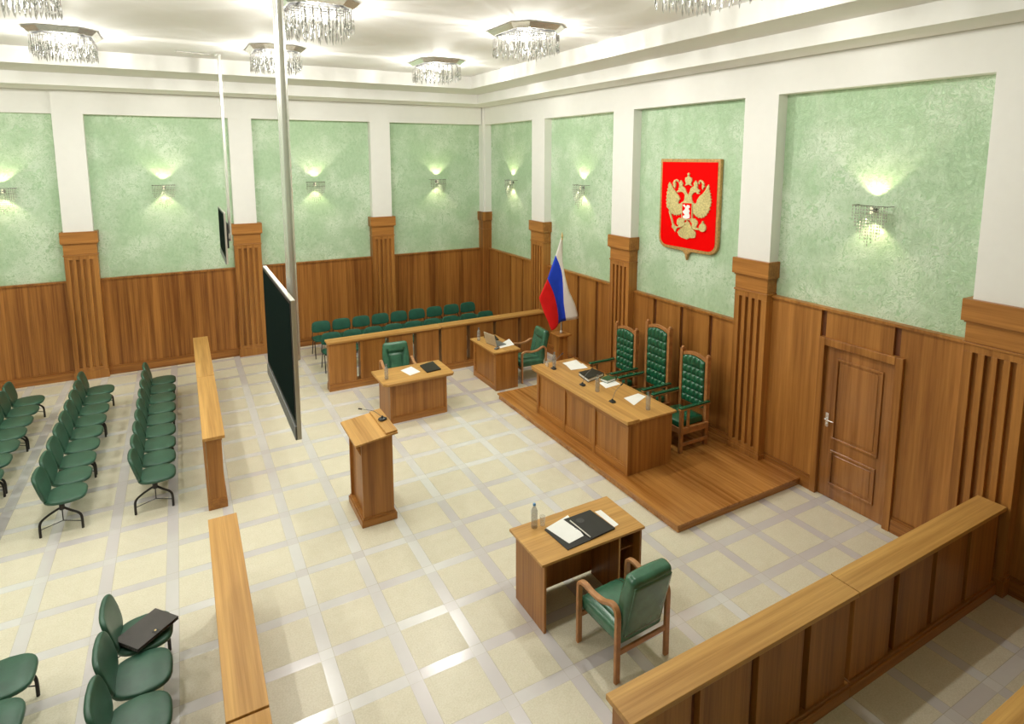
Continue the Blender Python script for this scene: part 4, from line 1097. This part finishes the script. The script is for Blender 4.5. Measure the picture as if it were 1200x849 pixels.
def microphone(label, loc, rz, lean=0.20, h=0.26):
    t = thing('microphone', label, 'microphone', loc, rz, 'gooseneck microphones')
    bm = B(); lathe(bm, [(0.048, 0), (0.052, 0.006), (0.045, 0.018), (0.02, 0.026), (0.012, 0.045), (0.008, 0.05)], 20); box(bm, -0.055, -0.02, -0.022, 0.022, 0, 0.02)
    smooth_some(obj('base', bm, BLACKP, t))
    bm = B(); P = smoothpath([(0, 0, 0.04), (lean * 0.12, 0, h * 0.35), (lean * 0.42, 0, h * 0.75), (lean, 0, h)], 4); tube(bm, P, 0.0034, 8); obj('gooseneck', bm, GREYP, t)
    bm = B(); e = P[-1]; d = (P[-1] - P[-3]).normalized(); tube(bm, [e, e + d * 0.045], 0.009, 10); obj('capsule', bm, BLACKP, t)
    return t
mc = microphone('black gooseneck microphone on the lectern', (-5.12, -7.28, 1.148), math.radians(165), 0.24, 0.16)
for y, lb in ((-7.65, 'black gooseneck microphone on the bench before the nearest sheet'), (-6.91, 'black gooseneck microphone in the middle of the bench by the binder'), (-6.08, 'black gooseneck microphone at the far end of the judges\' bench')):
    microphone(lb, (-1.885, y + 0.0, 0.86) if False else TB(-1.822, y, 0.8335), math.radians(8), 0.17, 0.21)

# laptop and phone
t = thing('laptop', 'open laptop with tan lid seen from behind on the narrow desk', 'laptop', (-2.03, -4.22, 0.762), math.radians(10))
bm = B(); box(bm, -0.02, 0.22, -0.17, 0.17, 0, 0.018); obj('keyboard_base', bm, GREYP, t, 0.004)
bm = B(); box(bm, -0.012, 0.0, -0.17, 0.17, 0, 0.235, M=Matrix.Translation((-0.01, 0, 0.012)) @ Matrix.Rotation(math.radians(-14), 4, 'Y')); obj('lid', bm, TAN, t, 0.004)
bm = B(); box(bm, 0.0, 0.003, -0.158, 0.158, 0.012, 0.222, M=Matrix.Translation((-0.01, 0, 0.012)) @ Matrix.Rotation(math.radians(-14), 4, 'Y')); obj('display', bm, BLACKP, t)
t = thing('computer_mouse', 'dark grey mouse at the front edge of the narrow desk', 'mouse', (-2.07, -4.50, 0.762), math.radians(-60))
bm = B(); rbox(bm, (0, 0, 0.017), (0.065, 0.115, 0.034), 0.016, 8); obj('body', bm, GREYP, t)
bm = B(); tube(bm, [(0, 0.025, 0.031), (0, 0.045, 0.029)], 0.006, 8); obj('wheel', bm, BLACKP, t)
# briefcase on the seat
t = thing('briefcase', 'flat black document case lying on a green seat at the bottom left', 'briefcase', (-7.615, -8.78, 0.431), math.radians(41))
bm = B(); box(bm, -0.19, 0.19, -0.135, 0.135, 0, 0.012); box(bm, -0.19, 0.19, -0.135, 0.135, 0.016, 0.03); box(bm, -0.18, 0.18, -0.13, 0.13, 0.011, 0.018); obj('body', bm, BRIEF, t, 0.004)
bm = B(); box(bm, -0.022, 0.022, -0.14, -0.08, 0.029, 0.034); obj('flap', bm, BLACKL, t, 0.002)
bm = B(); lathe(bm, [(0.009, 0), (0.009, 0.004), (0.005, 0.006)], 12, (0, -0.095, 0.034)); obj('snap', bm, BRASS, t)

# ------------------------------------------------------------------ world, camera, view
w = bpy.data.worlds.new('room_air'); scn.world = w; w.use_nodes = True
w.node_tree.nodes['Background'].inputs[0].default_value = (0.9, 0.95, 1.0, 1); w.node_tree.nodes['Background'].inputs[1].default_value = 0.0

cam = bpy.data.cameras.new('camera'); co = bpy.data.objects.new('camera', cam); COL.objects.link(co)
r_ = Vector((0.8759829, -0.48234135, -0.00088441)); u_ = Vector((0.06438058, 0.11510439, 0.99126491)); f_ = Vector((0.47802626, 0.86838805, -0.13188289))
m = Matrix(((r_.x, u_.x, -f_.x, -7.14651), (r_.y, u_.y, -f_.y, -14.25152), (r_.z, u_.z, -f_.z, 4.38), (0, 0, 0, 1)))
co.matrix_world = m
cam.sensor_fit = 'HORIZONTAL'; cam.sensor_width = 36.0; cam.lens = 704.96 / 1200 * 36
cam.shift_x = (600 - 597.974) / 1200; cam.shift_y = (276.966 - 424.5) / 1200
cam.clip_start = 0.05; cam.clip_end = 100
scn.camera = co
scn.view_settings.view_transform = 'Standard'; scn.view_settings.look = 'None'
scn.view_settings.gamma = 1.0; scn.view_settings.use_curve_mapping = False
scn.view_settings.exposure = 0.12
scn.cycles.use_denoising = True
scn.cycles.max_bounces = 10; scn.cycles.diffuse_bounces = 5; scn.cycles.glossy_bounces = 4; scn.cycles.transmission_bounces = 8
scn.cycles.sample_clamp_indirect = 6.0; scn.cycles.sample_clamp_direct = 40.0
scn.cycles.use_light_tree = True
scn.cycles.caustics_reflective = False; scn.cycles.caustics_refractive = False
for mm in (BULB, BULBW):
    try: mm.cycles.emission_sampling = 'NONE'
    except Exception: pass
